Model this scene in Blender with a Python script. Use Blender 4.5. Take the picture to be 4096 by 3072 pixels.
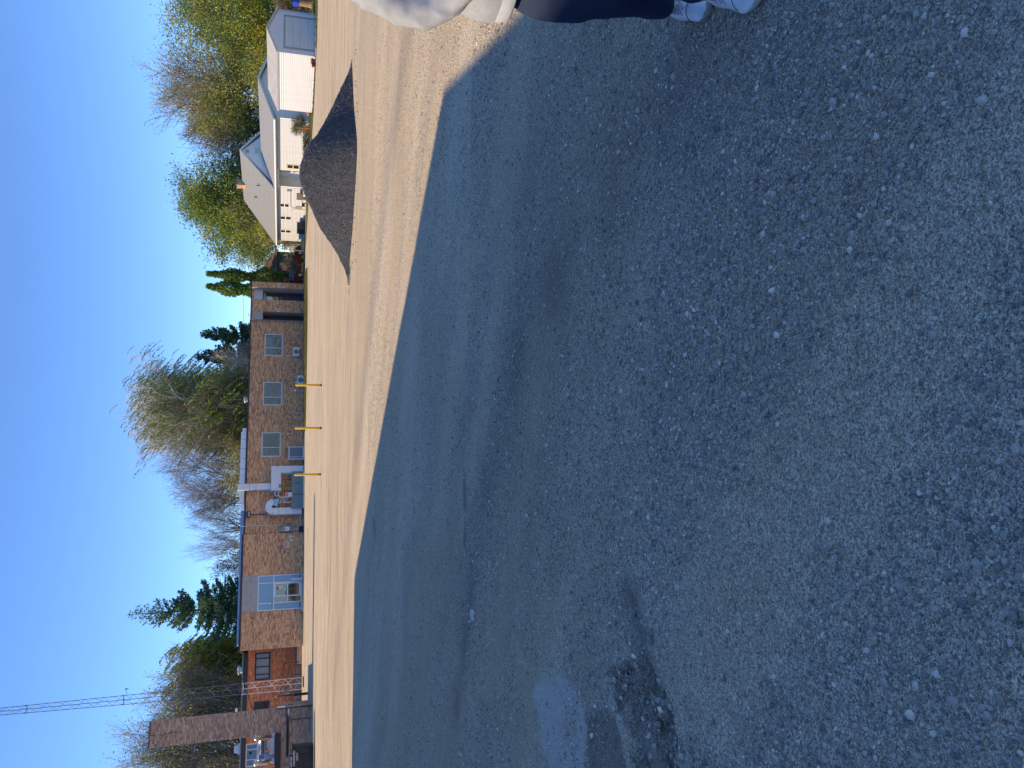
import bpy, math, random
import numpy as np
from math import sin, cos, pi, radians, sqrt, atan2
from mathutils import Vector, Matrix, noise

for o in list(bpy.data.objects): bpy.data.objects.remove(o)
SC = bpy.context.scene
COL = SC.collection

# ------------------------------------------------------------------ camera
TH, ROLL, EYE = math.atan(898 / 3076.0), 0.012, 1.5
f0 = Vector((0, cos(TH), -sin(TH))); u0 = Vector((0, sin(TH), cos(TH))); r0 = Vector((1, 0, 0))
rv = r0 * cos(ROLL) + u0 * sin(ROLL); uv = u0 * cos(ROLL) - r0 * sin(ROLL)
cam_d = bpy.data.cameras.new("camera"); cam = bpy.data.objects.new("camera", cam_d); COL.objects.link(cam)
X, Y, Z = -uv, rv, -f0                      # phone held on its side: picture left is up
cam.matrix_world = Matrix(((X.x, Y.x, Z.x, 0), (X.y, Y.y, Z.y, 0), (X.z, Y.z, Z.z, EYE), (0, 0, 0, 1)))
cam_d.sensor_width = 36; cam_d.sensor_fit = 'HORIZONTAL'; cam_d.lens = 3076 / 4096 * 36
cam_d.clip_start = 0.05; cam_d.clip_end = 3000
SC.camera = cam
# ------------------------------------------------------------------ sky, sun, exposure
ELEV = 35.0
w = bpy.data.worlds.new("World"); SC.world = w; w.use_nodes = True
nt = w.node_tree; nt.nodes.clear()
sky = nt.nodes.new('ShaderNodeTexSky'); sky.sky_type = 'NISHITA'; sky.sun_disc = False
sky.sun_elevation = radians(ELEV); sky.sun_rotation = radians(-90)
sky.altitude = 2500; sky.air_density = 0.84; sky.dust_density = 0.0; sky.ozone_density = 8.0
bg = nt.nodes.new('ShaderNodeBackground'); bg.inputs[1].default_value = 0.147
wo = nt.nodes.new('ShaderNodeOutputWorld')
nt.links.new(sky.outputs[0], bg.inputs[0]); nt.links.new(bg.outputs[0], wo.inputs[0])
sl = bpy.data.lights.new("sun", 'SUN'); sun = bpy.data.objects.new("sun", sl); COL.objects.link(sun)
sl.energy = 3.2; sl.angle = radians(0.5); sl.color = (1.0, 0.76, 0.47)
sun.location = (-60, 0, 45)
sun.rotation_euler = Vector((cos(radians(ELEV)), 0, -sin(radians(ELEV)))).to_track_quat('-Z', 'Y').to_euler()
vs = SC.view_settings; vs.view_transform = 'Standard'; vs.look = 'None'; vs.gamma = 1; vs.use_curve_mapping = False
vs.exposure = 0.86
try: SC.render.engine = 'CYCLES'
except Exception: pass

# ------------------------------------------------------------------ materials
MATS = {}
def mat(name, col, rough=0.7, var=0.15, scale=4.0, metal=0.0, bump=0.0, bscale=None, spec=0.4, col2=None,
        stretch=(1, 1, 1), trans=0.0, fine=0.0, emit=None):
    if name in MATS: return MATS[name]
    m = bpy.data.materials.new(name); m.use_nodes = True; MATS[name] = m
    n = m.node_tree.nodes; l = m.node_tree.links
    b = n["Principled BSDF"]; b.inputs["Roughness"].default_value = rough; b.inputs["Metallic"].default_value = metal
    b.inputs["Specular IOR Level"].default_value = spec
    tc = n.new('ShaderNodeTexCoord'); mp = n.new('ShaderNodeMapping'); mp.inputs['Scale'].default_value = stretch
    l.new(tc.outputs['Object'], mp.inputs['Vector'])
    nz = n.new('ShaderNodeTexNoise'); nz.inputs['Scale'].default_value = scale; nz.inputs['Detail'].default_value = 6
    nz.inputs['Roughness'].default_value = 0.65
    l.new(mp.outputs[0], nz.inputs['Vector'])
    mr = n.new('ShaderNodeMapRange'); mr.inputs[1].default_value = 0.3; mr.inputs[2].default_value = 0.7
    l.new(nz.outputs['Fac'], mr.inputs[0])
    mx = n.new('ShaderNodeMix'); mx.data_type = 'RGBA'
    c = Vector(col); c2 = Vector(col2) if col2 else c * (1 - 2 * var)
    ca = c if col2 else c * (1 + var)
    mx.inputs[6].default_value = (*[max(0, v) for v in c2], 1); mx.inputs[7].default_value = (*ca, 1)
    l.new(mr.outputs[0], mx.inputs[0]); l.new(mx.outputs[2], b.inputs['Base Color'])
    if bump:
        bp = n.new('ShaderNodeBump'); bp.inputs['Strength'].default_value = 1; bp.inputs['Distance'].default_value = bump
        nb = n.new('ShaderNodeTexNoise'); nb.inputs['Scale'].default_value = bscale or scale * 3; nb.inputs['Detail'].default_value = 4
        l.new(mp.outputs[0], nb.inputs['Vector']); l.new(nb.outputs['Fac'], bp.inputs['Height'])
        l.new(bp.outputs[0], b.inputs['Normal'])
    if trans:
        tr = n.new('ShaderNodeBsdfTranslucent'); ms = n.new('ShaderNodeMixShader'); ms.inputs[0].default_value = trans
        l.new(mx.outputs[2], tr.inputs[0]); l.new(b.outputs[0], ms.inputs[1]); l.new(tr.outputs[0], ms.inputs[2])
        l.new(ms.outputs[0], n['Material Output'].inputs[0])
    return m

def flat(name, col, rough=0.6, metal=0.0, spec=0.4): return mat(name, col, rough, 0.08, 6, metal, spec=spec)

BR = [mat("brick_tan", (0.671, 0.371, 0.19), .85, .18, 9), mat("brick_pink", (0.784, 0.451, 0.236), .85, .15, 8),
      mat("brick_brown", (0.438, 0.215, 0.108), .85, .2, 9), mat("brick_rose", (0.597, 0.301, 0.15), .85, .2, 8),
      mat("brick_dark", (0.318, 0.167, 0.0926), .85, .2, 9)]
BRR = [mat("redbrick_a", (0.671, 0.238, 0.0986), .85, .18, 9), mat("redbrick_b", (0.821, 0.332, 0.145), .85, .15, 8),
       mat("redbrick_c", (0.466, 0.159, 0.072), .85, .2, 9), mat("redbrick_d", (0.597, 0.206, 0.0875), .85, .2, 8)]
BRC = [mat("chimneybrick_a", (0.428, 0.284, 0.198), .85, .18, 9), mat("chimneybrick_b", (0.523, 0.367, 0.255), .85, .15, 8),
       mat("chimneybrick_c", (0.27, 0.164, 0.122), .85, .2, 9), mat("chimneybrick_d", (0.357, 0.224, 0.16), .85, .2, 8)]
M_MORT = mat("mortar", (.34, .25, .20), .95, .12, 5)
M_MORTR = mat("mortar_red", (.34, .17, .12), .95, .12, 5)
M_CONC = mat("concrete_panel", (.36, .35, .33), .85, .1, 2.5, bump=.002)
M_STEP = mat("concrete_step", (.46, .38, .31), .9, .12, 3, bump=.002)
M_FASC = mat("dark_fascia", (.035, .028, .036), .5, .15, 3)
M_TEALROOF = mat("roof_edge_teal", (.16, .24, .24), .6, .1, 3)
M_BLUEROOF = mat("roof_metal_blue", (.30, .42, .60), .5, .1, 3)
M_FRAME = mat("window_frame_white", (.56, .58, .55), .45, .05, 3)
M_ALU = mat("aluminium_frame", (.62, .66, .70), .4, .04, 3)
M_BLUE = mat("blue_infill_panel", (.20, .36, .50), .35, .06, .8)
M_DARKDOOR = mat("dark_blue_door", (.02, .028, .05), .45, .15, 2)
M_DARKFR = mat("dark_frame", (.03, .03, .04), .5, .1, 3)
M_GREYGL = mat("grey_pane", (.20, .22, .26), .15, .06, 1)
M_GALV = mat("galvanised_sheet", (.62, .66, .70), .38, .08, 2.2, metal=.55)
M_GALVW = mat("painted_duct", (.64, .65, .67), .45, .06, 2)
M_GREEN = mat("grey_green_sheet", (.17, .21, .22), .5, .06, 2)
M_WHITE = mat("white_paint", (.78, .77, .72), .5, .03, 3)
M_OFFW = mat("offwhite_plastic", (.62, .63, .62), .45, .03, 3)
M_BLACK = mat("black_paint", (.012, .014, .018), .5, .2, 3)
M_RUST = mat("brown_pipe", (.075, .035, .03), .6, .25, 9)
M_RED = mat("sign_red", (.50, .03, .045), .5, .05, 3)
M_YEL = mat("yellow_post_paint", (.78, .48, .035), .45, .12, 9)
M_ORG = mat("orange_primer", (.45, .16, .03), .6, .15, 9)
def glass(name, wob, sc, col=(.03, .035, .035)):   # plain dark glazing that mirrors the lot
    m = mat(name, col, .04, .3, 1.2, spec=1.0, bump=wob, bscale=sc)
    m.node_tree.nodes["Principled BSDF"].inputs["Metallic"].default_value = 0.0
    m.node_tree.nodes["Principled BSDF"].inputs["IOR"].default_value = 1.6
    return m
M_GLASS = glass("window_glass", .0, 2); M_GLASSW = glass("wavy_window_glass", .02, 2.6, (.045, .048, .048))

# ------------------------------------------------------------------ mesh helpers
class MB:
    def __init__(s): s.v = []; s.f = []; s.m = []
    def add(s, vs_, fs, m=0):
        k = len(s.v); s.v += [tuple(p) for p in vs_]; s.f += [tuple(i + k for i in f) for f in fs]; s.m += [m] * len(fs); return s
    def box(s, x0, x1, y0, y1, z0, z1, m=0):
        return s.add([(x0,y0,z0),(x1,y0,z0),(x1,y1,z0),(x0,y1,z0),(x0,y0,z1),(x1,y0,z1),(x1,y1,z1),(x0,y1,z1)],
                     [(0,3,2,1),(4,5,6,7),(0,1,5,4),(1,2,6,5),(2,3,7,6),(3,0,4,7)], m)
    def bev(s, x0, x1, y0, y1, z0, z1, b, m=0):
        a = [(x0+b,y0),(x1-b,y0),(x1,y0+b),(x1,y1-b),(x1-b,y1),(x0+b,y1),(x0,y1-b),(x0,y0+b)]
        c = [(x0+2*b,y0+b),(x1-2*b,y0+b),(x1-b,y0+2*b),(x1-b,y1-2*b),(x1-2*b,y1-b),(x0+2*b,y1-b),(x0+b,y1-2*b),(x0+b,y0+2*b)]
        rings = [[(*p, z0+b) for p in a], [(*p, z1-b) for p in a]]
        vs_ = [(*p, z0) for p in c] + rings[0] + rings[1] + [(*p, z1) for p in c]
        fs = [tuple(range(7, -1, -1)), tuple(range(24, 32))]
        for r in range(3):
            for i in range(8): fs.append((r*8+i, r*8+(i+1) % 8, r*8+8+(i+1) % 8, r*8+8+i))
        return s.add(vs_, fs, m)
    def prism(s, poly, d0, d1, axis='y', m=0):
        n = len(poly)
        def P(p, d): return {'y': (p[0], d, p[1]), 'x': (d, p[0], p[1]), 'z': (p[0], p[1], d)}[axis]
        vs_ = [P(p, d0) for p in poly] + [P(p, d1) for p in poly]
        fs = [tuple(range(n)), tuple(range(2*n-1, n-1, -1))] + [(i, (i+1) % n, (i+1) % n + n, i+n) for i in range(n)]
        return s.add(vs_, fs, m)
    def tube(s, pts, r, n=8, m=0, cap=True):
        pts = [Vector(p) for p in pts]; k = len(pts)
        rs = r if isinstance(r, (list, tuple)) else [r] * k
        t0 = (pts[1] - pts[0]).normalized()
        a = t0.cross(Vector((0, 0, 1)) if abs(t0.z) < .9 else Vector((1, 0, 0))).normalized()
        vs_ = []
        for i in range(k):
            t = (pts[min(i+1, k-1)] - pts[max(i-1, 0)]).normalized()
            a = (a - t * a.dot(t)).normalized(); b = t.cross(a)
            for j in range(n):
                an = 2*pi*j/n; vs_.append(pts[i] + (a*cos(an) + b*sin(an)) * rs[i])
        fs = [(i*n+j, i*n+(j+1) % n, (i+1)*n+(j+1) % n, (i+1)*n+j) for i in range(k-1) for j in range(n)]
        if cap: fs += [tuple(range(n-1, -1, -1)), tuple((k-1)*n+j for j in range(n))]
        return s.add(vs_, fs, m)
    def lathe(s, prof, c=(0, 0, 0), n=16, m=0):
        vs_ = [(c[0]+r*cos(2*pi*j/n), c[1]+r*sin(2*pi*j/n), c[2]+z) for r, z in prof for j in range(n)]; k = len(prof)
        fs = [(i*n+j, i*n+(j+1) % n, (i+1)*n+(j+1) % n, (i+1)*n+j) for i in range(k-1) for j in range(n)]
        fs += [tuple(range(n-1, -1, -1)), tuple((k-1)*n+j for j in range(n))]
        return s.add(vs_, fs, m)
    def sheet(s, xs, ys, fz, m=0):
        nx = len(xs); vs_ = [(x, y, fz(x, y)) for y in ys for x in xs]
        fs = [(j*nx+i, j*nx+i+1, (j+1)*nx+i+1, (j+1)*nx+i) for j in range(len(ys)-1) for i in range(nx-1)]
        return s.add(vs_, fs, m)
    def mesh(s, name, mats, smooth=False):
        me = bpy.data.meshes.new(name); me.from_pydata(s.v, [], s.f)
        for q in (mats if isinstance(mats, (list, tuple)) else [mats]): me.materials.append(q)
        me.polygons.foreach_set('material_index', s.m)
        if smooth: me.polygons.foreach_set('use_smooth', [True] * len(me.polygons))
        me.update(); return me

def obj(name, me, parent=None, loc=(0, 0, 0), rz=0, label=None, kind=None):
    o = bpy.data.objects.new(name, me); COL.objects.link(o); o.parent = parent
    o.location = loc; o.rotation_euler = (0, 0, rz)
    if label: o['label'] = label
    if kind: o['kind'] = kind
    return o
def thing(name, label, cat, loc=(0, 0, 0), rz=0, group=None):
    o = obj(name, None, None, loc, rz, label); o['category'] = cat
    if group: o['group'] = group
    return o
def part(name, mb, mats, parent, smooth=False, label=None, kind=None, loc=(0, 0, 0), rz=0):
    return obj(name, mb.mesh(name, mats, smooth), parent, loc, rz, label, kind)
def solo(name, mb, mats, label, cat, loc=(0, 0, 0), rz=0, group=None, smooth=False):
    o = obj(name, mb.mesh(name, mats, smooth), None, loc, rz, label); o['category'] = cat
    if group: o['group'] = group
    return o
def struct(name, mb, mats, smooth=False, kind='structure'):
    return obj(name, mb.mesh(name, mats, smooth), kind=kind)

def text_part(txt, size, material, parent, loc, name="lettering", rot=(pi/2, 0, 0), ext=.003, sx=1.0):
    cu = bpy.data.curves.new("tmp", 'FONT'); cu.body = txt; cu.size = size; cu.extrude = ext; cu.offset = size * (.045 if size > .3 else .02)
    to = bpy.data.objects.new("tmp", cu); COL.objects.link(to)
    dg = bpy.context.evaluated_depsgraph_get(); me = bpy.data.meshes.new_from_object(to.evaluated_get(dg))
    bpy.data.objects.remove(to); me.name = name; me.materials.clear(); me.materials.append(material)
    o = obj(name, me, parent, loc); o.rotation_euler = rot; o.scale = (sx, 1, 1)
    return o

GR = radians(20.2)                             # the street grid is turned 20 degrees from the camera
e1 = Vector((cos(GR), sin(GR), 0)); e2 = Vector((-sin(GR), cos(GR), 0))
def loc_of(origin, x, y, z=0): return tuple(Vector(origin) + e1 * x + e2 * y + Vector((0, 0, z)))

# ------------------------------------------------------------------ ground
rng = random.Random(7)
TRACK1 = [(-2.99, 6.82), (-.97, 5.97), (.28, 4.88), (.78, 3.89), (1.23, 2.67), (1.5, 1.6)]
TRACK2 = [(-9.9, 25.5), (-7.87, 23.1), (1.09, 14.9), (3.64, 12.1), (4.6, 10.6), (5.6, 8)]
TRACK3 = [(-1.0, 3.2), (-1.3, 3.0), (-1.46, 2.88), (-1.8, 2.72)]
def seg_d(x, y, P):
    best = 9
    for (ax, ay), (bx, by) in zip(P, P[1:]):
        dx, dy = bx-ax, by-ay; t = max(0, min(1, ((x-ax)*dx+(y-ay)*dy)/(dx*dx+dy*dy)))
        best = min(best, math.hypot(x-ax-dx*t, y-ay-dy*t))
    return best
def inpoly(x, y, P):
    c = False
    for (x1, y1), (x2, y2) in zip(P, P[1:]+P[:1]):
        if (y1 > y) != (y2 > y) and x < (x2-x1)*(y-y1)/(y2-y1)+x1: c = not c
    return c
PATCH_L = [(-1.66, 4.18), (-1.60, 4.02), (-1.65, 3.95), (-1.66, 3.77), (-1.75, 3.72), (-1.97, 3.69), (-2.3, 3.69), (-2.6, 4.19), (-2.24, 4.24), (-2.19, 4.37), (-2.07, 4.42), (-1.98, 4.56), (-1.88, 4.57), (-1.74, 4.34)]
HOLLOW = [(-1.40, 3.42), (-1.26, 3.18), (-1.18, 2.98), (-1.28, 2.80), (-1.54, 2.74), (-1.9, 2.66), (-2.2, 3.11), (-1.69, 3.15), (-1.53, 3.20), (-1.48, 3.38)]
PATCH_D = [(-1.72, 3.69), (-1.58, 3.45), (-1.60, 3.27), (-1.75, 3.2), (-2.2, 3.2), (-2.4, 3.68)]
def ground_h(x, y):
    r = math.hypot(x, y)
    if r > 60: return 0.0
    v = noise.fractal(Vector((x*.35, y*.35, 1.3)), 1.0, 2.0, 4) * .012
    if r < 12:
        v += noise.fractal(Vector((x*3.2, y*3.2, 5.1)), .9, 2.1, 3) * .0035
        v -= .014 * math.exp(-(seg_d(x, y, TRACK1) / .09) ** 2) * (0.6 + .8*noise.noise(Vector((x*3, y*3, 0))))
        if -2.5 < x < -1 and 2.5 < y < 3.5 and inpoly(x + .06*noise.noise(Vector((x*9, y*9, 1))), y + .06*noise.noise(Vector((x*9, y*9, 6))), HOLLOW):
            v += -.020 + .050*noise.fractal(Vector((x*13, y*13, 2)), .9, 2.1, 3)
        v -= .030 * math.exp(-(seg_d(x, y, TRACK3) / .06) ** 2)
    v -= .010 * math.exp(-(seg_d(x, y, TRACK2) / .25) ** 2)
    return v * min(1, max(.15, (60-r)/20))
def axis_list(lo, hi, fine_lo, fine_hi, step, grow):
    a = list(np.arange(fine_lo, fine_hi, step)); s_ = step; v = fine_hi
    while v < hi: a.append(v); s_ *= grow; v += s_
    a.append(hi); s_ = step; v = fine_lo - step; pre = []
    while v > lo: pre.append(v); s_ *= grow; v -= s_
    pre.append(lo); return sorted(set(round(float(t), 4) for t in pre + a))
gx = axis_list(-900, 900, -3.2, 3.2, .036, 1.075); gy = axis_list(-300, 1400, .9, 6.2, .036, 1.05)
g = MB().sheet(gx, gy, ground_h)
gme_mat = bpy.data.materials.new("lot_gravel")
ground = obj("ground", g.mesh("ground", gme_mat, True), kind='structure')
wear = []
SPOTS = [(-.96, 6.58, .15, .07), (-1.31, 6.54, .11, .05), (-2.57, 13.83, .25, .14)]
for (x, y, z) in g.v:
    r = math.hypot(x, y)
    if r > 45: wear += [0, 0, 0, 1]; continue
    jx, jy = x + .04*noise.noise(Vector((x*6, y*6, 3))) + .03*noise.noise(Vector((x*19, y*19, 3))), y + .04*noise.noise(Vector((x*6, y*6, 9))) + .03*noise.noise(Vector((x*19, y*19, 9)))
    d1 = seg_d(jx, jy, TRACK1); d2 = seg_d(jx, jy, TRACK2); d3 = seg_d(jx, jy, TRACK3)
    wd_ = .10 + .085*max(0, x+2.2); dk = .75*math.exp(-(d1/wd_)**2) * (.55+.6*noise.noise(Vector((x*2, y*2, 4)))) + .38*math.exp(-(d1/(wd_*2.6))**2)*(.6+.8*noise.noise(Vector((x*.9, y*2.2, 14)))) + .5*math.exp(-(d2/.4)**2) + .9*math.exp(-(d3/.11)**2)
    dk += .35*math.exp(-((d1-.9)/.25)**2)*max(0, noise.noise(Vector((x, y, 8)))+.4)
    li = 0
    if r < 7 and -3 < x < -1 and 3 < y < 5:
        if inpoly(jx, jy, PATCH_L): li = min(1, max(0, .85 + .8*noise.noise(Vector((x*5, y*5, 2))) + .5*noise.noise(Vector((x*17, y*17, 2)))))
        if inpoly(jx, jy, PATCH_D): dk = 1.1
    if -2.6 < x < -1 and 2.5 < y < 3.5 and inpoly(jx, jy, HOLLOW): dk = max(dk, .8 + .5*noise.noise(Vector((x*8, y*8, 5))))
    for (qx, qy, qa, qb) in SPOTS:
        e_ = ((jx-qx)/qa)**2 + ((jy-qy)/qb)**2
        if e_ < 1.6: dk = max(dk, 1.2*(1-e_/1.6) + .4)
    wear += [max(0, min(1, dk)), li, 0, 1]
ca = ground.data.color_attributes.new("wear", 'FLOAT_COLOR', 'POINT'); ca.data.foreach_set('color', wear)
def lot_nodes(m):
    m.use_nodes = True; n = m.node_tree.nodes; l = m.node_tree.links; b = n["Principled BSDF"]
    b.inputs['Roughness'].default_value = .92; b.inputs['Specular IOR Level'].default_value = .25
    ge = n.new('ShaderNodeNewGeometry')
    wn_ = n.new('ShaderNodeTexNoise'); wn_.inputs['Scale'].default_value = .11; wn_.inputs['Detail'].default_value = 2; l.new(ge.outputs['Position'], wn_.inputs['Vector'])
    ws = n.new('ShaderNodeVectorMath'); ws.operation = 'SCALE'; ws.inputs['Scale'].default_value = 5.0; l.new(wn_.outputs['Color'], ws.inputs[0])
    wa = n.new('ShaderNodeVectorMath'); wa.operation = 'ADD'; l.new(ge.outputs['Position'], wa.inputs[0]); l.new(ws.outputs[0], wa.inputs[1])
    def nz(scale, det=5, st=(1, 1, 1), rough=.6, rot=0., warp=False):
        mr_ = n.new('ShaderNodeMapping'); mr_.inputs['Rotation'].default_value = (0, 0, rot); l.new(wa.outputs[0] if warp else ge.outputs['Position'], mr_.inputs[0])
        mp = n.new('ShaderNodeMapping'); mp.inputs['Scale'].default_value = st; l.new(mr_.outputs[0], mp.inputs[0])
        t = n.new('ShaderNodeTexNoise'); t.inputs['Scale'].default_value = scale; t.inputs['Detail'].default_value = det
        t.inputs['Roughness'].default_value = rough; l.new(mp.outputs[0], t.inputs['Vector']); return t.outputs['Fac']
    def rmp(src, a, c, lo=0., hi=1.):
        r = n.new('ShaderNodeMapRange'); r.inputs[1].default_value = a; r.inputs[2].default_value = c
        r.inputs[3].default_value = lo; r.inputs[4].default_value = hi; l.new(src, r.inputs[0]); return r.outputs[0]
    def mixc(fac, A, B, mode='MIX'):
        x = n.new('ShaderNodeMix'); x.data_type = 'RGBA'; x.blend_type = mode
        if isinstance(fac, float): x.inputs[0].default_value = fac
        else: l.new(fac, x.inputs[0])
        for i, q in ((6, A), (7, B)):
            if isinstance(q, tuple): x.inputs[i].default_value = (*q, 1)
            else: l.new(q, x.inputs[i])
        return x.outputs[2]
    sx = n.new('ShaderNodeSeparateXYZ'); l.new(ge.outputs['Position'], sx.inputs[0])
    def mul(a, b_):
        q = n.new('ShaderNodeMath'); q.operation = 'MULTIPLY'; l.new(a, q.inputs[0]); l.new(b_, q.inputs[1]); return q.outputs[0]
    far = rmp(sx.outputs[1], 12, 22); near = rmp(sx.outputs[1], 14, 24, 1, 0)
    base = mixc(rmp(nz(.22, 4), .35, .65), (.52, .42, .265), (.61, .495, .31))
    base = mixc(rmp(nz(.55, 5, (.16, 1, 1), warp=True), .42, .62), base, (.66, .54, .345))
    base = mixc(mul(rmp(nz(1.3, 4, (.05, 1, 1), .7, warp=True), .54, .64, 0, .8), far), base, (.36, .295, .215))       # tyre streaks along the lot
    base = mixc(mul(rmp(nz(2.6, 3, (.04, 1, 1), .7, warp=True), .58, .63, 0, .7), far), base, (.31, .255, .195))
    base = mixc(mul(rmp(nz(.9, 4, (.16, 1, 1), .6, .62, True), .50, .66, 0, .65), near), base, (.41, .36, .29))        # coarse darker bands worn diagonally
    base = mixc(mul(rmp(nz(.7, 4, (.13, 1, 1), .55, .58, True), .46, .64, .15, .8), near), base, (.72, .62, .46))         # pale dusty bands; colour also raised to brighten the shaded near ground
    base = mixc(rmp(nz(9, 5), .3, .7, 0, .30), base, (.37, .32, .25))
    vo = n.new('ShaderNodeTexVoronoi'); vo.inputs['Scale'].default_value = 200; l.new(ge.outputs['Position'], vo.inputs['Vector'])
    vo2 = n.new('ShaderNodeTexVoronoi'); vo2.inputs['Scale'].default_value = 85; l.new(ge.outputs['Position'], vo2.inputs['Vector'])
    sp = n.new('ShaderNodeSeparateColor'); l.new(vo.outputs['Color'], sp.inputs[0])
    sp2 = n.new('ShaderNodeSeparateColor'); l.new(vo2.outputs['Color'], sp2.inputs[0])
    g1 = rmp(sp.outputs[0], 0, 1, .45, 1.70); g2 = rmp(sp2.outputs[0], 0, 1, .88, 1.22)
    ml = n.new('ShaderNodeMath'); ml.operation = 'MULTIPLY'; l.new(g1, ml.inputs[0]); l.new(g2, ml.inputs[1])
    cb = n.new('ShaderNodeCombineColor'); [l.new(ml.outputs[0], cb.inputs[i]) for i in range(3)]
    base = mixc(.9, base, cb.outputs[0], 'MULTIPLY')
    at = n.new('ShaderNodeAttribute'); at.attribute_name = "wear"; sa = n.new('ShaderNodeSeparateColor'); l.new(at.outputs['Color'], sa.inputs[0])
    base = mixc(rmp(sa.outputs[0], 0, 1, 0, .62), base, (.15, .135, .12))
    base = mixc(rmp(sa.outputs[1], 0, 1, 0, .9), base, (.76, .70, .62))
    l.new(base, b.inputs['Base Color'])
    b1 = n.new('ShaderNodeBump'); b1.inputs['Distance'].default_value = .005; b1.inputs['Strength'].default_value = 1
    ad = n.new('ShaderNodeMath'); ad.operation = 'ADD'; l.new(nz(60, 4), ad.inputs[0])
    iv = rmp(vo.outputs['Distance'], 0, .8, 1, 0); l.new(iv, ad.inputs[1]); l.new(ad.outputs[0], b1.inputs['Height'])
    b2 = n.new('ShaderNodeBump'); b2.inputs['Distance'].default_value = .006; b2.inputs['Strength'].default_value = 1
    l.new(rmp(vo2.outputs['Distance'], 0, .8, 1, 0), b2.inputs['Height']); l.new(b2.outputs[0], b1.inputs['Normal'])
    l.new(b1.outputs[0], b.inputs['Normal'])
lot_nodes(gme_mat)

# loose stones: points carrying a size, instanced with faceted pebbles
def stone_mat(name, c0, c1, rough=.85):
    m = bpy.data.materials.new(name); m.use_nodes = True; n = m.node_tree.nodes; l = m.node_tree.links
    oi = n.new('ShaderNodeObjectInfo'); rp = n.new('ShaderNodeValToRGB')
    el = rp.color_ramp.elements; el[0].color = (*c0, 1); el[1].color = (*c1, 1)
    for ps_, k_ in ((.5, .34), (.88, .50)): e = el.new(ps_); e.color = (*[a + (b-a)*k_ for a, b in zip(c0, c1)], 1)
    l.new(oi.outputs['Random'], rp.inputs[0]); b = n['Principled BSDF']; l.new(rp.outputs[0], b.inputs['Base Color'])
    b.inputs['Roughness'].default_value = rough; b.inputs['Specular IOR Level'].default_value = .35
    return m
def stones(name, pts, sizes, material, parent=None, flatz=.6):
    me = bpy.data.meshes.new(name); me.from_pydata([tuple(p) for p in pts], [], [])
    at_ = me.attributes.new("size", 'FLOAT', 'POINT'); at_.data.foreach_set('value', np.array(sizes, dtype=np.float32))
    ar = me.attributes.new("turn", 'FLOAT_VECTOR', 'POINT')
    rr = np.random.RandomState(5).rand(len(pts), 3).astype(np.float32); rr[:, 0] = (rr[:, 0]-.5)*.9; rr[:, 1] = (rr[:, 1]-.5)*.9; rr[:, 2] *= 6.28
    ar.data.foreach_set('vector', rr.ravel())
    me.materials.append(material)
    o = obj(name, me, parent, kind='stuff')
    ng = bpy.data.node_groups.new(name, 'GeometryNodeTree'); N = ng.nodes; Lk = ng.links
    ng.interface.new_socket("Geometry", in_out='INPUT', socket_type='NodeSocketGeometry')
    ng.interface.new_socket("Geometry", in_out='OUTPUT', socket_type='NodeSocketGeometry')
    gi = N.new('NodeGroupInput'); go = N.new('NodeGroupOutput'); join = N.new('GeometryNodeGeometryToInstance')
    for k in range(5):
        ico = N.new('GeometryNodeMeshIcoSphere'); ico.inputs['Radius'].default_value = 1; ico.inputs['Subdivisions'].default_value = 2 if k % 2 else 1
        nt_ = N.new('ShaderNodeTexNoise'); nt_.noise_dimensions = '4D'; nt_.inputs['W'].default_value = k*7.3; nt_.inputs['Scale'].default_value = 1.1
        sb = N.new('ShaderNodeVectorMath'); sb.operation = 'SUBTRACT'; sb.inputs[1].default_value = (.5, .5, .5)
        sc_ = N.new('ShaderNodeVectorMath'); sc_.operation = 'SCALE'; sc_.inputs['Scale'].default_value = 1.5
        Lk.new(nt_.outputs['Color'], sb.inputs[0]); Lk.new(sb.outputs[0], sc_.inputs[0])
        sp_ = N.new('GeometryNodeSetPosition'); Lk.new(ico.outputs['Mesh'], sp_.inputs['Geometry']); Lk.new(sc_.outputs[0], sp_.inputs['Offset'])
        tr = N.new('GeometryNodeTransform'); tr.inputs['Scale'].default_value = (1, .65+.08*k, flatz)
        Lk.new(sp_.outputs[0], tr.inputs['Geometry'])
        sm = N.new('GeometryNodeSetMaterial'); sm.inputs['Material'].default_value = material
        Lk.new(tr.outputs[0], sm.inputs['Geometry']); Lk.new(sm.outputs[0], join.inputs[0])
    ip = N.new('GeometryNodeInstanceOnPoints'); ip.inputs['Pick Instance'].default_value = True
    ri = N.new('FunctionNodeRandomValue'); ri.data_type = 'INT'; ri.inputs['Min'].default_value = 0; ri.inputs['Max'].default_value = 4
    a1 = N.new('GeometryNodeInputNamedAttribute'); a1.data_type = 'FLOAT'; a1.inputs['Name'].default_value = "size"
    a2 = N.new('GeometryNodeInputNamedAttribute'); a2.data_type = 'FLOAT_VECTOR'; a2.inputs['Name'].default_value = "turn"
    e2r = N.new('FunctionNodeEulerToRotation')
    mp_ = N.new('GeometryNodeMeshToPoints'); Lk.new(gi.outputs[0], mp_.inputs[0])
    Lk.new(mp_.outputs[0], ip.inputs['Points']); Lk.new(join.outputs[0], ip.inputs['Instance'])
    Lk.new([s_ for s_ in ri.outputs if s_.enabled][0], ip.inputs['Instance Index'])
    Lk.new([s_ for s_ in a2.outputs if s_.enabled][0], e2r.inputs[0]); Lk.new(e2r.outputs[0], ip.inputs['Rotation'])
    Lk.new([s_ for s_ in a1.outputs if s_.enabled][0], ip.inputs['Scale'])
    Lk.new(ip.outputs[0], go.inputs[0])
    md = o.modifiers.new("stones", 'NODES'); md.node_group = ng
    return o
nr = np.random.RandomState(11)
pts, szs = [], []
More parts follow.
